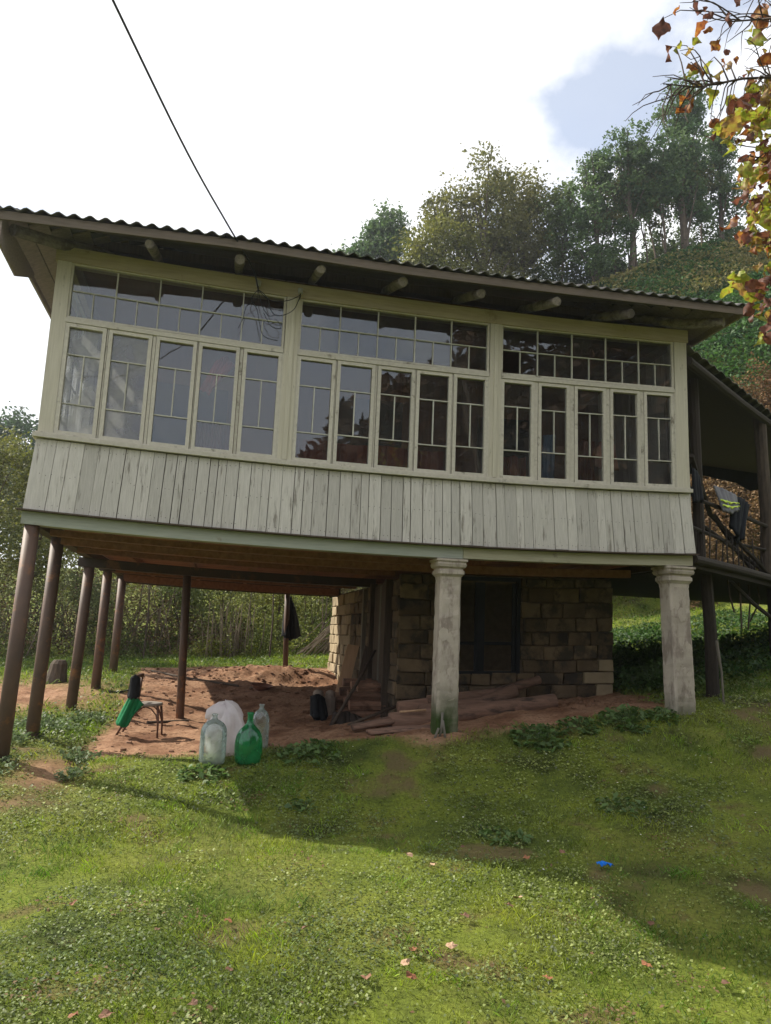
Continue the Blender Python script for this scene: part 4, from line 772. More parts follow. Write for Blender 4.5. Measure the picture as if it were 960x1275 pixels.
P = scatter(260000, -3.5, 9.5, -6.6, 1.9, 1.5); tall = np.clip(vnoise(P[:, 0]*1.1, P[:, 1]*1.1, 88)*3-1.25, .12, 1)
k = rng.random(len(P)) < (tall+.3)*np.clip(1.4-bare(P)*1.3, .12, 1); P = P[k]; tall = tall[k]
h = (.016+.042*tall)*rng.uniform(.5, 1.4, len(P)); d = np.hypot(P[:, 0]-CAM.x, P[:, 1]-CAM.y); w = .0035*np.maximum(1, d/4)
allV.append(blades(P, h, w, None, '')); c = gcol(P); c *= (1+.25*tall)[:, None]; allC.append(c)
P = scatter(70000, -9, 16, 1.0, 14, 1.1, 6); h = rng.uniform(.03, .10, len(P)); d = np.hypot(P[:, 0]-CAM.x, P[:, 1]-CAM.y); allV.append(blades(P, h, .004*np.maximum(1, d/4), None, '')); c = gcol(P, 1)*np.array([.95, 1.1, 1.0]); allC.append(c)
T_ = scatter(700, -3.5, 9, -6.4, .3, 1.1); T_ = T_[vnoise(T_[:, 0]*.9, T_[:, 1]*.9, 88) > .46]
P = np.repeat(T_, 34, 0)+rng.normal(0, .045, (len(T_)*34, 2)); d = np.hypot(P[:, 0]-CAM.x, P[:, 1]-CAM.y); h = np.repeat(rng.uniform(.03, .062, len(T_)), 34)*rng.uniform(.5, 1.2, len(P))
allV.append(blades(P, h, .0038*np.maximum(1, d/4.5), None, '', .6)); allC.append(gcol(P)*np.array([1.0, 1.2, 1.0])*1.15)
quads('grass', np.concatenate(allV), M['grass'], np.concatenate(allC), kind='stuff')
allV = []; allC = []
P = scatter(330000, -3.5, 9.5, -6.6, 2.0, 1.5); k = rng.random(len(P)) < np.clip(vnoise(P[:, 0]*1.5, P[:, 1]*1.5, 99)*6-2.3, .10, 1)*np.clip(1.6-bare(P)*1.6, .1, 1); P = P[k]; n = len(P)
d = np.hypot(P[:, 0]-CAM.x, P[:, 1]-CAM.y); sz = rng.uniform(.006, .021, n)*np.maximum(1, d/5)*(.75+.6*vnoise(P[:, 0]*2.3, P[:, 1]*2.3, 144)); cen = np.stack([P[:, 0], P[:, 1], gz(P[:, 0], P[:, 1])+rng.uniform(.002, .034, n)], 1)
t = np.clip(vnoise(P[:, 0]*1.2, P[:, 1]*1.2, 133)*2.4-.7, 0, 1); c = mixcol((.11, .165, .055), (.27, .31, .095), np.clip(t*.8+rng.random(n)*.35, 0, 1))*rng.uniform(.45, 1.3, (n, 1)); c = np.where((rng.random(n) < .12)[:, None], np.array([.13, .15, .09]), c)
v, c = leafset(cen, sz, c, .45, .85); allV.append(v); allC.append(c)
P = scatter(50000, -9, 16, 1.0, 14, 1.1, 6); n = len(P); cen = np.stack([P[:, 0], P[:, 1], gz(P[:, 0], P[:, 1])+rng.uniform(.0, .08, n)], 1); v, c = leafset(cen, rng.uniform(.03, .06, n), mixcol((.07, .115, .03), (.15, .19, .05), rng.random(n))*rng.uniform(.6, 1.2, (n, 1)), .4, .8); allV.append(v); allC.append(c)
quads('ground_cover', np.concatenate(allV), M['grass'], np.concatenate(allC), kind='stuff')
# daisies
P = rng.uniform((2.5, -2.6), (7.5, .0), (46, 2)); cen = np.stack([P[:, 0], P[:, 1], gz(P[:, 0], P[:, 1])+.05], 1); cen = np.concatenate([cen, cen]); v, c = leafset(cen, np.full(len(cen), .018), np.tile([.8, .8, .78], (len(cen), 1)), 2, .9)
quads('daisies', v, M['dry'], c, kind='stuff')
# tiny dead leaves and litter
P = scatter(1500, -3, 9, -6, 1.5, .8, 3, False); Q = scatter(60, -3, 6, -5.5, 0, .8, 3, False); P = np.concatenate([P, np.repeat(Q, 30, 0)+rng.normal(0, .07, (1800, 2))]); n = len(P); cen = np.stack([P[:, 0], P[:, 1], gz(P[:, 0], P[:, 1])+.028], 1); v, c = leafset(cen, rng.uniform(.010, .030, n), mixcol((.12, .065, .03), (.20, .135, .07), rng.random(n)), .9, .6)
quads('leaf_litter', v, M['dry'], c, kind='stuff')
# bigger fallen leaves, lying singly
def fallen(kind):
    mb = MB(); n_ = 9; s_ = .045
    out_ = [(0, -.5), (.28, -.38), (.40, -.05), (.30, .18), (.12, .30), (0, .55), (-.14, .28), (-.33, .15), (-.38, -.12), (-.25, -.40)]
    vs = [(0, 0, .012)]+[(a*s_*2*random.uniform(.8, 1.15), b_*s_*2*random.uniform(.85, 1.1), random.uniform(.0, .028)) for a, b_ in out_]
    return mb.add(vs, [(0, i+1, (i+1) % 10+1) for i in range(10)])
def colmat(name, a, b_): return mat(name, a, b_, 30, rough=.7, bump=.3, objvar=.25)
fl = [colmat('dry orange leaf', (.30, .12, .055), (.18, .08, .04)), colmat('dry brown leaf', (.20, .10, .06), (.12, .065, .04)), colmat('dry tan leaf', (.38, .26, .17), (.25, .15, .09))]
metas = []
for q in range(6): o = fallen(q).build('fallen_leaf', fl[q % 3]); metas.append(o.data); bpy.data.objects.remove(o)
fp = [(515, 1187, 0), (505, 1204, 2), (513, 1221, 0), (633, 1132, 1), (562, 1182, 2), (285, 1213, 1), (195, 1162, 1), (283, 1151, 0), (455, 1223, 1), (806, 1206, 0), (681, 1222, 0), (577, 1058, 1), (508, 1068, 2), (700, 1066, 1), (655, 1071, 0), (90, 1270, 0), (132, 1270, 1), (578, 1145, 1), (540, 1080, 2), (645, 1122, 2), (380, 1160, 1), (240, 1255, 1), (810, 1155, 1), (905, 1230, 1), (92, 1128, 0)]
def unp(px, py, z):      # where the sight line through a spot of the photograph meets height z (used once, to lay leaves on the lawn)
    d = fw+r2*(px-480)/939.55-u2*(py-637.5)/939.55; t_ = (z-CAM.z)/d.z; return CAM+d*t_
leaf_labels = ['orange leaf, upper one of the three close together at the bottom centre', 'tan leaf, middle one of the three close together at the bottom centre', 'orange leaf, lowest of the three close together at the bottom centre', 'brown leaf right of centre just outside the house shadow', 'small tan leaf just above the three orange leaves at the bottom centre', "brown leaf in the lower left lawn, left of the small orange one's clump", 'brown leaf lying alone in the left part of the sunlit lawn', 'orange leaf in the left lawn, right of the lone brown leaf', 'dark brown leaf left of the lowest orange leaf at the bottom centre', 'orange leaf near the bottom right, below the blue wrapper', 'orange leaf in the sunlit grass, lower right of centre', 'brown leaf at the edge of the house shadow, upper centre of the lawn', 'tan leaf at the shadow edge, left of the upper brown leaf', 'brown leaf in the shaded lawn, left of the blue wrapper', 'orange leaf in the shaded lawn, second to the left of the blue wrapper', 'orange leaf at the bottom edge of the lawn, far left', 'brown leaf at the bottom edge of the lawn, second from the left', 'brown leaf below the shadow edge, above the middle tan leaf', 'tan leaf just inside the house shadow, centre of the lawn', 'tan leaf touching the brown leaf right of centre at the shadow edge', 'brown leaf in the middle left of the sunlit lawn', 'brown leaf low in the sunlit lawn, left of centre', 'brown leaf right of the blue wrapper near the shadow edge', 'brown leaf at the bottom right corner of the lawn', 'brown leaf at the far left, in the sunlit lawn below the pipes']
for (px_, py_, kd), lbl in zip(fp, leaf_labels):
    P = unp(px_, py_, -.4)
    for _ in range(6): P = unp(px_, py_, g(P.x, P.y)+.02)
    o = bpy.data.objects.new('fallen_leaf', metas[kd+(3 if random.random() < .5 else 0)]); C.objects.link(o); o.location = (P.x, P.y, g(P.x, P.y)+.035); o.rotation_euler = (random.uniform(-.3, .3), random.uniform(-.3, .3), random.uniform(0, 6)); s_ = random.uniform(.5, .75); o.scale = (s_,)*3
    tag(o, lbl, 'leaf', 'fallen leaves on the lawn')
# broad-leaved weed clumps
def weed(x, y, R_, H_, nl, label, c1=(.07, .13, .035), c2=(.12, .19, .06), ls=.075):
    t = rng.uniform(0, 2*PI, nl); r_ = R_*np.sqrt(rng.random(nl)); cx = x+r_*np.cos(t); cy = y+r_*np.sin(t); z = gz(cx, cy)+rng.uniform(.02, H_, nl)*(1-.6*r_/R_)
    c = mixcol(c1, c2, rng.random(nl))*rng.uniform(.7, 1.2, (nl, 1)); V, c = leafset(np.stack([cx, cy, z], 1), rng.uniform(.6, 1.2, nl)*ls, c, .35, .6)
    loc = np.array([x, y, g(x, y)]); ce = V.mean(1); sd_ = np.zeros_like(ce); sd_[:, 0] = .003; bs = loc+(ce-loc)*np.array([.25, .25, 0]); bs[:, 2] = loc[2]-.01; V = np.concatenate([V, np.stack([bs-sd_, bs+sd_, ce+sd_, ce-sd_], 1)]); c = np.concatenate([c, c*.8]); o = quads('weed_clump', V-loc, M['leaf'], c); o.location = loc; return tag(o, label, 'weeds', 'leafy weed clumps round the house')
gp = ((.10, .15, .06), (.17, .23, .11))
for a in ((4.95, -.28, .30, .13, 220, 'dark leafy weeds just right of the left column foot'), (5.45, -.12, .22, .10, 110, 'low leafy weeds midway between the two columns, in front of the logs'), (6.0, -.10, .30, .18, 220, 'broad dock-like weeds in front of the right end of the earth strip'), (6.42, -.05, .2, .13, 100, 'leafy weeds at the left foot of the right column'), (7.6, 1.9, .6, .4, 500, 'dark leafy undergrowth behind the right column'), (8.3, 3.2, .9, .5, 800, 'dark leafy undergrowth below the side porch'), (3.95, -1.9, .20, .06, 45, 'small dark weed patch on the shaded lawn in front of the left column'),
          (2.55, -1.1, .13, .10, 26, 'small broad-leaved weed by the edge of the house shadow'), (2.7, -.1, .3, .12, 150, 'low weeds right of the pale carboy'), (1.75, -.35, .22, .07, 120, 'low clover at the foot of the left carboy'), (5.1, -1.6, .24, .07, 50, 'weed patch on the shaded lawn below the middle of the house')): weed(*a)
for a in ((-.02, 1.75, .42, .22, 420, 'grey-green leafy mound between the second and third left pipes'), (-.28, .75, .38, .18, 330, 'grey-green weeds between the two nearest left pipes'), (.30, 2.6, .25, .2, 200, 'dark leaves beside the third left pipe'), (-.05, -.12, .25, .12, 160, 'grey-green weeds at the foot of the nearest pipe'), (.62, .35, .20, .14, 110, 'pale leafy tuft at the edge of the bare earth left of the chair'), (.66, -.25, .16, .12, 80, 'pale leafy tuft nearest the lawn, left of the carboys'), (-.8, .1, .5, .2, 300, 'weeds at the far left edge, left of the nearest pipe')): weed(*a[:5], a[5], *gp, ls=.055)

# ------------------------------------------------------------------ trees
def tree(name, x, y, H_, crowns, col1, col2, nl, ls, label, cat='tree', group=None, tr=.14, bare=.0, ivy=False, sway=.25, droop=0):
    """crowns: list of (dx, dy, z, rx, rz, weight)"""
    zb = g(x, y)-.3; root = empty(name, (x, y, zb), label, cat, group); mb = MB()
    k_ = 6; px = [(sway*math.sin(i*.9+x)*i/k_, sway*math.cos(i*1.3+y)*i/k_, (H_*.93+.3)*i/k_) for i in range(k_+1)]
    mb.tube(px, [tr*(1-.82*i/k_) for i in range(k_+1)], 8, jit=.05)
    for (dx, dy, cz, rx, rz, wt) in crowns:
        for _ in range(4):
            h0 = random.uniform(.35, .8)*cz+.3; j = min(int(h0/(H_*.93+.3)*k_), k_-1); b_ = Vector(px[j]).lerp(Vector(px[j+1]), .5); a = random.uniform(0, 2*PI)
            e = Vector((dx+rx*.75*math.cos(a), dy+rx*.75*math.sin(a), cz+.3+rz*random.uniform(-.2, .8))); mid = b_.lerp(e, .5)+Vector((0, 0, .15*rz)); mb.tube([b_, mid, e], [tr*.4, tr*.22, tr*.06], 5, cap=False)
    mb.build('trunk', M['bark'], root)
    cs = []; cc = []; tot = sum(c[5] for c in crowns); L1 = np.array(SUN)
    for (dx, dy, cz, rx, rz, wt) in crowns:
        nn = int(nl*2.0*wt/tot); ncl = max(8, nn//60); u = rng.normal(size=(ncl, 3)); u /= np.linalg.norm(u, axis=1)[:, None]; rr = rng.random(ncl)**.45
        cl = u*rr[:, None]*np.array([rx, rx, rz])*rng.uniform(.75, 1.18, (ncl, 1))+np.array([dx, dy, cz+.3]); q = rng.integers(0, ncl, nn); sp = rng.uniform(.10, .24, ncl)[q][:, None]*max(rx, .6)
        P = cl[q]+rng.normal(size=(nn, 3))*sp*np.array([1, 1, .8]); P[:, 2] -= droop*rng.random(nn)*rz
        tn = rng.random(ncl)[q]; cs.append(P); cc.append(mixcol(col1, col2, np.clip(tn*.8+rng.random(nn)*.3, 0, 1))*rng.uniform(.7, 1.2, (nn, 1)))
    if ivy:
        nn = ivy; t_ = rng.random(nn); zz = t_*H_*.9; a = rng.uniform(0, 2*PI, nn); r_ = (.28+.22*np.sin(t_*9+x))*rng.uniform(.4, 1.2, nn)
        P = np.stack([np.interp(zz, [p_[2] for p_ in px], [p_[0] for p_ in px])+r_*np.cos(a), np.interp(zz, [p_[2] for p_ in px], [p_[1] for p_ in px])+r_*np.sin(a), zz], 1); cs.append(P); cc.append(mixcol((.03, .06, .02), (.06, .10, .03), rng.random(nn)))
    P = np.concatenate(cs); V, c = leafset(P, rng.uniform(.6, 1.3, len(P))*ls, np.concatenate(cc), .1, .6)
    quads('crown', V, M['leaf'], c, parent=root); return root
DG1, DG2 = (.05, .095, .045), (.12, .18, .065); OL1, OL2 = (.085, .10, .035), (.18, .17, .055); YG1, YG2 = (.09, .11, .03), (.19, .19, .05)
HG = 'trees on the hill crest behind the house'
tree('round_tree', 7.0, 27.5, 11.5, [(0, 0, 9.6, 1.15, 1.1, 1)], DG1, DG2, 3000, .2, 'small round dark tree top showing leftmost above the roof line', group=HG)
tree('round_tree', 8.9, 27.5, 11.6, [(0, 0, 9.6, 1.2, 1.2, 1), (-.6, 0, 8.4, 1.2, 1, .6)], DG1, DG2, 3600, .2, 'round dark tree top second from left above the roof line', group=HG)
tree('broadleaf_tree', 10.2, 22.5, 7.4, [(0, 0, 5.6, 1.7, 1.7, 1), (-.9, 0, 4.3, 1.2, 1.4, .6)], YG1, YG2, 3800, .17, 'yellowish green tree left of the large olive tree above the roof', group=HG)
tree('broadleaf_tree', 12.3, 23, 8.6, [(0, 0, 7.0, 1.9, 2.2, 1), (-1.6, 0, 5.5, 1.4, 1.9, .6), (1.3, .5, 5.2, 1.6, 1.8, .7), (0, 0, 3.6, 1.9, 1.5, .6)], OL1, OL2, 6500, .17, 'largest olive-brown tree in the middle above the roof', group=HG, tr=.18)
tree('broadleaf_tree', 14.8, 24, 7.8, [(0, 0, 6.2, 1.7, 2.0, 1), (.9, 0, 4.4, 1.5, 1.8, .7), (-.8, .3, 3.8, 1.5, 1.6, .7)], OL1, OL2, 5500, .17, 'olive-brown tree right of the largest one, with sky showing through', group=HG, tr=.15)
tree('thin_tree', 16.1, 22.5, 6.6, [(0, 0, 4.4, 1.1, 2.0, 1)], OL1, DG2, 2400, .15, 'thin half-bare tree between the olive trees and the ivy-clad trees', group=HG, tr=.07)
tree('ivy_clad_tree', 17.1, 21.3, 7.2, [(0, 0, 5.8, .9, 1.2, 1), (-.4, 0, 3.9, 1.2, 1.3, 1), (.1, 0, 1.8, 1.4, 1.3, 1)], DG1, DG2, 3800, .16, 'dark bushy ivy-clad tree, leftmost of the tall group on the crest', group=HG, ivy=700)
tree('ivy_clad_tree', 18.6, 21, 7.7, [(0, 0, 6.2, .95, 1.4, 1), (.2, 0, 4.1, .95, 1.2, .8), (-.1, 0, 2.3, .7, .9, .4)], DG1, DG2, 2600, .16, 'narrow ivy-clad tree with bare trunk, second from left of the tall group', group=HG, ivy=350)
tree('slender_tree', 19.4, 22, 6.9, [(0, 0, 4.9, .95, 1.9, 1)], DG1, OL2, 2600, .15, 'slender thin-crowned tree between the two tallest ivy-clad trees', group=HG, tr=.07)
tree('slender_tree', 20.0, 20.6, 6.4, [(0, 0, 4.6, .85, 1.8, 1)], DG1, DG2, 2400, .15, 'slim dark sapling just left of the tallest ivy-clad tree', group=HG, tr=.06)
tree('ivy_clad_tree', 21.3, 21, 9.3, [(0, 0, 7.6, 1.15, 1.5, 1), (.1, 0, 5.2, 1.25, 1.7, 1), (.5, 0, 3.0, .95, 1.2, .6)], DG1, DG2, 5000, .16, 'tallest ivy-clad tree on the hill crest', group=HG, ivy=900, tr=.2)
tree('slender_tree', 22.5, 22.5, 6.6, [(0, 0, 4.8, 1.0, 1.9, 1)], DG1, OL2, 2600, .15, 'slender half-bare tree right of the tallest ivy-clad tree', group=HG, tr=.07)
tree('ivy_clad_tree', 24.0, 22, 8.0, [(0, 0, 6.0, 1.0, 1.8, 1), (.5, 0, 3.5, 1.1, 1.5, .7)], DG1, DG2, 3000, .16, 'dark tree behind the autumn branch at the right end of the crest', group=HG, ivy=300)
for i, (x, y) in enumerate(((17.6, 22.0), (18.1, 21.6), (18.9, 21.8), (19.5, 21.3), (20.3, 21.8), (20.8, 21.6), (22.0, 21.6), (23.0, 22.0))):
    tree('thin_stem_tree', x, y, random.uniform(4.6, 6.2), [(0, 0, 4.2, .75, 1.5, 1)], DG1, OL2, 1000, .14, ('first', 'second', 'third', 'fourth', 'fifth', 'sixth', 'seventh', 'last')[i]+' from the left of the thin bare-stemmed young trees between the ivy-clad ones', group='thin young trees on the crest', tr=.05, sway=.4)
# far and near trees at the left
for i, (x, y, h_, lb) in enumerate(((-9.6, 33, 12.0, 'far dark tree at the extreme left horizon'), (-8.2, 32, 11.4, 'far dark tree beside the left corner of the house'), (-12.5, 34, 12, 'far dark tree outside the left edge'), (-6.2, 33, 10.5, 'far dark tree hidden by the house corner'))):
    tree('distant_tree', x, y, h_-2.6, [(0, 0, h_-5.2, 1.7, 2.3, 1), (.9, 0, h_-7.2, 1.9, 2.2, .9)], DG1, (.07, .10, .06), 3600, .24, lb, group='distant trees at the left')
for a in ((-3.3, 10.3, 5.0, [(0, 0, 4.2, .9, .9, 1), (-.3, 0, 2.8, 1.1, 1.0, 1)], YG1, YG2, 3400, 'sunny yellow-green bush tree at the left edge'), (-2.2, 9.9, 4.6, [(0, 0, 3.9, .7, .8, .8), (.2, 0, 2.5, .9, 1.1, 1)], YG1, YG2, 3000, 'yellow-green bush tree nearest the house corner'), (-4.8, 10.8, 4.8, [(0, 0, 3.8, 1.1, 1.2, 1)], DG2, YG2, 2200, 'bush tree just outside the left edge'),
          (-4.2, 13.5, 5.6, [(0, 0, 4.4, 1.3, 1.2, 1), (1.2, 0, 3.2, 1.2, 1.3, 1)], DG1, OL2, 3400, 'taller olive bush behind the yellow-green ones')):
    tree('bush_tree', a[0], a[1], a[2], a[3], a[4], a[5], a[6], .085, a[7], 'bush', 'bushes left of the house', tr=.05)
for a in ((-1.2, 11.0, 2.0, [(0, 0, 1.3, .7, .7, 1)], (.10, .13, .06), (.26, .29, .13), 1500, 'grey-green bush behind the second pipe'), (.9, 11.3, 2.3, [(0, 0, 1.5, .8, .8, 1)], (.06, .09, .03), (.18, .22, .07), 1500, 'dark green bush behind the fifth pipe'), (3.3, 11.6, 2.6, [(0, 0, 1.7, .8, .8, 1)], (.12, .15, .03), (.34, .34, .08), 1500, 'yellow-green sunlit bush left of the black coat'), (4.6, 11.2, 2.2, [(0, 0, 1.4, .7, .6, 1)], (.13, .12, .06), (.26, .22, .11), 1200, 'brownish bush right of the black coat'), (2.0, 12.0, 3.0, [(0, 0, 2.1, .9, .8, 1)], (.07, .11, .03), (.22, .27, .08), 1600, 'green bush over the dead reeds behind the thin pipe')):
    tree('bush', a[0], a[1], a[2], a[3], a[4], a[5], a[6], .065, a[7], 'bush', 'bushes seen under the house', tr=.03)
# mass of thicket behind the house
def mass(name, n, x0, x1, y0, y1, hfun, c1, c2, ls, kind='stuff', m='leaf', pw=1.0):
    x = rng.uniform(x0, x1, n); y = rng.uniform(y0, y1, n); H_ = hfun(x, y); z = gz(x, y)+H_*rng.random(n)**pw; k = H_ > .02; x, y, z = x[k], y[k], z[k]; n = len(x)
    t = np.clip(vnoise(x*.9, (y+z)*.9, 120)*1.8-.4+rng.normal(0, .15, n), 0, 1); c = mixcol(c1, c2, t)*rng.uniform(.6, 1.25, (n, 1)); V, c = leafset(np.stack([x, y, z], 1), rng.uniform(.6, 1.3, n)*ls, c, .1, .6); return quads(name, V, M[m], c, kind=kind)
mass('thicket', 75000, -9, 6.2, 11, 15, lambda x, y: (2.3+1.4*np.clip((1.5-x)/5, 0, 1))*np.clip(vnoise(x*.8, y*.8, 5)*2-.15, .25, 1.3), (.05, .075, .025), (.30, .31, .10), .08)
mass('low_scrub', 16000, -4, 4.5, 10.0, 11.4, lambda x, y: .9*np.clip(vnoise(x*1.3, y*1.3, 85)*2.6-.8, 0, 1), (.10, .14, .035), (.28, .31, .08), .06)
mass('brown_thicket', 26000, -9, 2.5, 10.2, 14, lambda x, y: 3.6*np.clip(vnoise(x*1.1, y*1.1, 15)*2.2-.65, 0, 1)*np.clip((2.5-x)/3, .25, 1), (.11, .075, .045), (.19, .13, .075), .07, m='dry')
mass('hillside_creeper', 90000, 5.5, 27, 12.0, 20.5, lambda x, y: .05+.55*np.clip(vnoise(x*.7, y*.7, 25)*2-.6, 0, 1), (.03, .08, .022), (.085, .17, .045), .17)
mass('brown_scrub', 34000, 13.2, 22, 9.2, 11.2, lambda x, y: 2.2*np.clip(vnoise(x*.9, y*.9, 95)*2.0-.1, .5, 1), (.15, .09, .045), (.27, .19, .10), .09, m='dry')
mass('bank_scrub', 16000, 8.5, 17, 10.3, 12.6, lambda x, y: 1.7*np.clip(vnoise(x*1.0, y*1.0, 35)*2-.4, 0, 1), (.10, .10, .03), (.19, .18, .06), .09)
mass('dry_scrub', 55000, 9.8, 20, 10.8, 12.6, lambda x, y: 2.3*np.clip(vnoise(x*.8, y*.8, 45)*2.0+.1, .6, 1), (.17, .095, .045), (.26, .17, .085), .10, m='dry')
mass('crest_grass', 30000, 13, 32, 17.2, 22.5, lambda x, y: .45+0*x, (.15, .15, .045), (.27, .24, .09), .15)
mass('undergrowth', 16000, 6.9, 13.5, 1.6, 8.5, lambda x, y: .05+.32*np.clip(vnoise(x*1.4, y*1.4, 55)*2.2-.7, 0, 1)*np.clip((7.8-y)/2, .1, 1), (.035, .08, .022), (.07, .13, .035), .08)
mass('crest_thicket', 26000, 15, 27, 22.2, 24.5, lambda x, y: 2.8*np.clip(vnoise(x*.9, y*.9, 75)*2.2-.35, .1, 1), (.04, .07, .035), (.10, .13, .05), .17)
# wood behind the photographer: it stands in the window reflections
mass('wood_across_the_yard', 150000, -18, 34, -19, -14.5, lambda x, y: (4.0+8.5*np.clip((x-1)/9, 0, 1))*(.75+.5*vnoise(x*.35, y*.35, 65)), (.07, .045, .028), (.15, .085, .045), .42, m='dry', pw=.8)
# dry stems behind the house
mb = MB()
for _ in range(120):
    x = random.uniform(-5, 4.5); y = random.uniform(10.3, 14); z = g(x, y); h_ = random.uniform(.8, 2.6); l_ = random.gauss(0, .3); mb.tube([(x, y, z-.05), (x+l_*h_*.5+random.gauss(0, .05), y, z+h_*.5), (x+l_*h_, y+random.gauss(0, .1), z+h_)], [.018, .013, .005], 5, cap=False)
mb.build('dry_stems', M['drystem'], None, kind='stuff')
mb = MB()
for _ in range(46):
    x = 1.55+random.random()*1.1; y = 9.9+random.random()*.4; z = g(x, y); h_ = random.uniform(.5, 1.25); mb.tube([(x, y, z-.05), (x+random.gauss(0, .06), y, z+h_)], [.013, .008], 5, cap=False)
mb.build('dead_reed_clump', M['drystem'], None, kind='stuff')
mass('reed_leaves', 900, 1.3, 2.7, 9.7, 10.4, lambda x, y: .9*np.clip(vnoise(x*3, y*3, 86)*2-.4, .05, 1), (.13, .15, .03), (.22, .23, .05), .06)
for (x, y, h_, lb) in ((2.95, 9.6, 1.6, 'thin upright sapling stem left of the black coat'), (.25, 10.2, 1.9, 'thin dark sapling behind the fourth left pipe'), (1.0, 10.6, 2.0, 'leaning bare sapling in the thicket behind the chair')):
    o = MB().tube([(0, 0, -.1), (.03, 0, h_*.5), (.0, 0, h_)], [.022, .018, .010], 6).build('bare_sapling', M['twig'], None, loc=(x, y, g(x, y))); tag(o, lb, 'sapling')
# ------------------------------------------------------------------ autumn tree reaching in from the right, close to the camera
TX, TY = 6.4, -4.2
at_ = empty('autumn_tree', (TX, TY, g(TX, TY)-.1), 'autumn tree reaching in at upper right with yellow, orange and brown leaves', 'tree'); TO = Vector((TX, TY, g(TX, TY)-.1))
def ab(name, pts, rad, m='twig'): return MB().tube([Vector(p_)-TO for p_ in pts], rad, 7, cap=False).build(name, M[m], at_, smooth=True)
ab('trunk', [(6.4, -4.2, TO.z), (6.3, -4.25, 1.5), (6.05, -4.3, 3.2), (5.7, -4.35, 5.0), (5.3, -4.4, 6.4)], [.12, .10, .08, .05, .03], 'bark')
from mathutils import noise as mn
def leafmesh(kind):
    # crinkled toothed leaf, ~1 unit long, stalk at the origin, hanging toward -Z
    rows = 7; vs = []; 
    wid = [.03, .26, .38, .36, .27, .15, .01]; 
    for i in range(rows):
        t_ = i/(rows-1)
        for j in (-1, -.5, 0, .5, 1):
            w_ = wid[i]*j*(1+.12*math.sin(i*5+j*3+kind)); cr = .13*math.sin(t_*6+kind)+.26*abs(j)*math.cos(kind*1.3+t_*3)+.08*math.sin(j*9+i*4+kind)
            vs.append((w_*(1-.35*math.sin(kind)*t_), cr, -t_*(1-.06*j*j)+.0))
    return MB().add(vs, [(i*5+j, i*5+j+1, (i+1)*5+j+1, (i+1)*5+j) for i in range(rows-1) for j in range(4)])
def autumn(name, a, b_, c):
    m, t, p, o = newmat(name); n = t.nodes.new; l = t.links.new; tc = n('ShaderNodeTexCoord'); oi = n('ShaderNodeObjectInfo'); av = n('ShaderNodeVectorMath'); av.operation = 'ADD'; l(tc.outputs['Object'], av.inputs[0]); l(oi.outputs['Random'], av.inputs[1])
    no = n('ShaderNodeTexNoise'); no.inputs['Scale'].default_value = 3.2; no.inputs['Detail'].default_value = 5; l(av.outputs[0], no.inputs[0])
    r = n('ShaderNodeValToRGB'); e = r.color_ramp.elements; e[0].position = .36; e[0].color = (*a, 1); e[1].position = .66; e[1].color = (*c, 1); k = e.new(.5); k.color = (*b_, 1); l(no.outputs[0], r.inputs[0]); l(r.outputs[0], p.inputs['Base Color']); p.inputs['Roughness'].default_value = .55
    tl = n('ShaderNodeBsdfTranslucent'); l(r.outputs[0], tl.inputs[0]); ms = n('ShaderNodeMixShader'); ms.inputs[0].default_value = .5; l(p.outputs[0], ms.inputs[1]); l(tl.outputs[0], ms.inputs[2]); l(ms.outputs[0], o.inputs[0]); return m
AM = [autumn('yellow green leaf', (.24, .32, .03), (.36, .36, .04), (.20, .10, .03)), autumn('orange leaf', (.42, .22, .04), (.30, .10, .03), (.13, .045, .022)), autumn('brown red leaf', (.14, .045, .03), (.18, .07, .04), (.08, .04, .03)), autumn('ochre leaf', (.36, .30, .05), (.30, .18, .045), (.14, .07, .03))]
lm = []
for kd in range(5):
    for mi in range(4):
        o = leafmesh(kd*1.7).build('leaf', AM[mi], smooth=True); lm.append((mi, o.data)); bpy.data.objects.remove(o)
def addleaf(P, s_, mi, tilt=.7):
    me_ = random.choice([d_ for q, d_ in lm if q == mi]); o = bpy.data.objects.new('leaf', me_); C.objects.link(o); o.parent = at_; o.location = Vector(P)-TO
    o.rotation_euler = (random.gauss(0, tilt), random.gauss(0, tilt), random.uniform(0, 6.28)); o.scale = (s_, s_, s_)
# limbs and twigs, in front of the sky
limbs = [([(5.55, -4.4, 5.2), (4.95, -4.5, 4.75), (4.55, -4.55, 4.45), (4.25, -4.6, 4.30), (4.0, -4.6, 4.22)], .013),
         ([(5.5, -4.4, 4.9), (4.9, -4.5, 4.35), (4.4, -4.55, 4.05), (4.05, -4.6, 3.92), (3.80, -4.6, 3.82), (3.62, -4.6, 3.80)], .010),
         ([(5.6, -4.35, 4.6), (5.0, -4.45, 4.05), (4.5, -4.5, 3.85), (4.15, -4.55, 3.55)], .011),
         ([(5.75, -4.35, 4.2), (5.1, -4.45, 3.7), (4.6, -4.5, 3.4), (4.2, -4.5, 3.12)], .011),
         ([(5.85, -4.3, 3.8), (5.2, -4.4, 3.2), (4.7, -4.45, 2.95), (4.35, -4.5, 2.72)], .010),
         ([(6.0, -4.3, 3.3), (5.3, -4.4, 2.7), (4.8, -4.5, 2.45), (4.45, -4.5, 2.2)], .014),
         ([(5.5, -4.4, 5.0), (4.8, -4.5, 4.62), (4.3, -4.55, 4.6), (3.95, -4.6, 4.52)], .015)]
tips = []
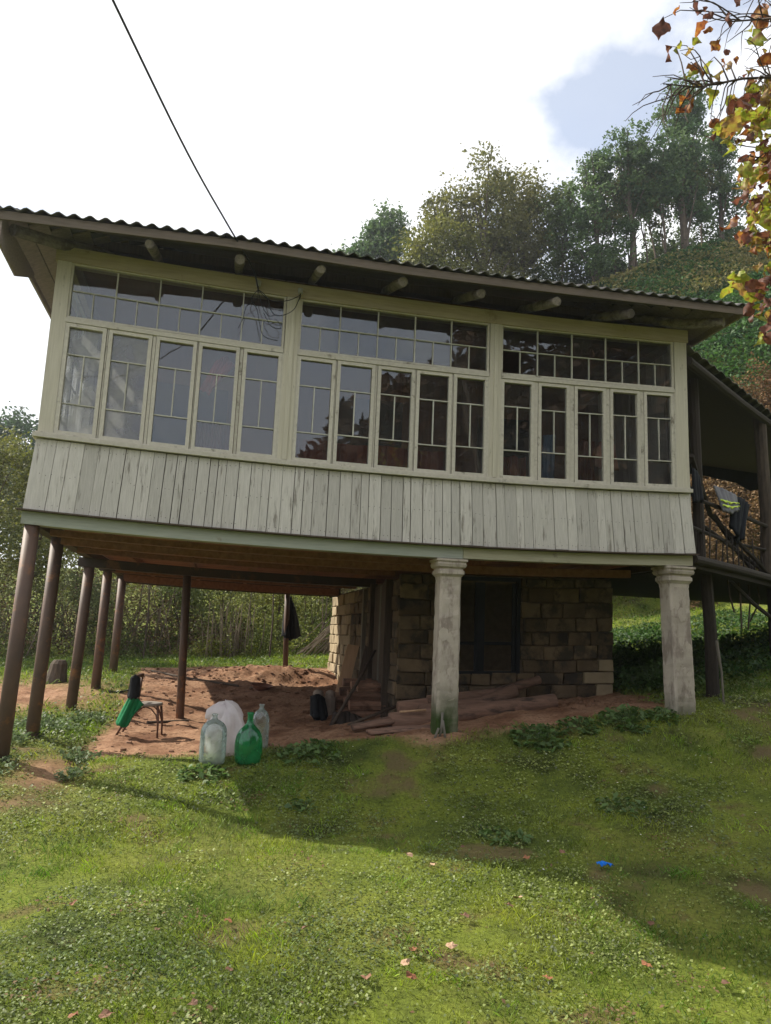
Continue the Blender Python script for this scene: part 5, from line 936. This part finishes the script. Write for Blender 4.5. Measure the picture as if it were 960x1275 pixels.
for pts, r_ in limbs:
    ab('limb', pts, [r_*(1-.75*i/(len(pts)-1)) for i in range(len(pts))])
    for i in range(len(pts)-1):
        for k in range(8):
            t_ = random.random(); A = Vector(pts[i]).lerp(Vector(pts[i+1]), t_); hd = Vector((random.uniform(-1, -.1), random.uniform(-.4, .4), random.uniform(-.8, .35))).normalized(); tw = [A]; ln = random.uniform(.025, .06)
            for q in range(6): hd = (hd+Vector((random.gauss(0, .25), random.gauss(0, .2), random.gauss(-.05, .28)))).normalized(); tw.append(tw[-1]+hd*ln)
            ab('twig', tw, [.0042, .0036, .003, .0026, .0022, .0018, .0012])
            hd = (hd+Vector((random.gauss(0, .6), 0, random.gauss(0, .8)))).normalized(); ab('twig', [tw[3], tw[3]+hd*ln, tw[3]+hd*ln*2+Vector((0, 0, random.gauss(0, .03)))], [.0022, .0017, .001])
# individual leaves: sparse and brown above, dense yellow below
placed = [(826, 35, .085, 2), (862, 14, .06, 2), (848, 68, .055, 0), (880, 38, .075, 1), (838, 70, .06, 2), (855, 95, .07, 1), (868, 90, .06, 0), (896, 62, .06, 1), (884, 88, .06, 0), (900, 100, .05, 3), (880, 122, .07, 0), (858, 128, .075, 1), (862, 140, .06, 1), (912, 135, .07, 2), (925, 140, .06, 2), (905, 160, .07, 3), (895, 170, .06, 0), (940, 60, .07, 0), (925, 5, .05, 2), (950, 20, .09, 1), (945, 85, .08, 1), (952, 110, .09, 3), (948, 140, .1, 0), (930, 120, .06, 0), (885, 160, .05, 1)]
def unq(px, py, Y):
    d = fw+r2*(px-480)/939.55-u2*(py-637.5)/939.55; return CAM+d*((Y-CAM.y)/d.y)
for px_, py_, s_, mi in placed: P = unq(px_, py_-12, -4.55); addleaf(P, s_*1.35, mi, .5); B = min((Vector(a).lerp(Vector(b_), q/6) for pts, _ in limbs for a, b_ in zip(pts, pts[1:]) for q in range(7)), key=lambda v: (v-P).length+max(0, P.x-v.x)*2); ab('twig', [B, B.lerp(P, .35)+Vector((0, 0, .05)), B.lerp(P, .75)+Vector((0, 0, .05)), P], [.004, .003, .0022, .0015])
for _ in range(75):
    px_ = random.uniform(835, 990); py_ = random.uniform(-20, 185)
    if px_ < 835+random.random()*120: continue
    addleaf(unq(px_, py_-8, random.uniform(-4.75, -4.4)), random.uniform(.03, .06), random.choice([2, 2, 1, 0, 3]), .7)
nl = 0
while nl < 460:
    px_ = random.uniform(880, 1010); py_ = random.uniform(110, 430)
    edge = np.interp(py_, [100, 160, 220, 280, 330, 380, 430], [905, 900, 918, 915, 925, 915, 940])
    if px_ < edge+random.uniform(0, 22): continue
    if py_ > 320 and random.random() < .45: continue
    addleaf(unq(px_, py_-10, random.uniform(-4.9, -4.1)), random.uniform(.045, .088), random.choice([0, 3, 3, 1, 2, 0, 2, 0] if py_ < 330 else [0, 3, 2, 2])); nl += 1
for px_, py_ in ((915, 345), (922, 352), (910, 358), (928, 347), (932, 372), (925, 378), (950, 395)): addleaf(unq(px_, py_-8, -4.4), .09, 0)

# ------------------------------------------------------------------ thin air haze over the whole place
hz = MB().box(-200, 220, -120, 260, -4, 45).build('haze', None, None, kind='stuff')
m = bpy.data.materials.new('thin haze'); m.use_nodes = True; t = m.node_tree; t.nodes.clear(); o = t.nodes.new('ShaderNodeOutputMaterial'); v = t.nodes.new('ShaderNodeVolumePrincipled')
v.inputs['Color'].default_value = (.86, .92, 1, 1); v.inputs['Density'].default_value = .0009; v.inputs['Anisotropy'].default_value = .55; t.links.new(v.outputs[0], o.inputs[1]); hz.data.materials.append(m)
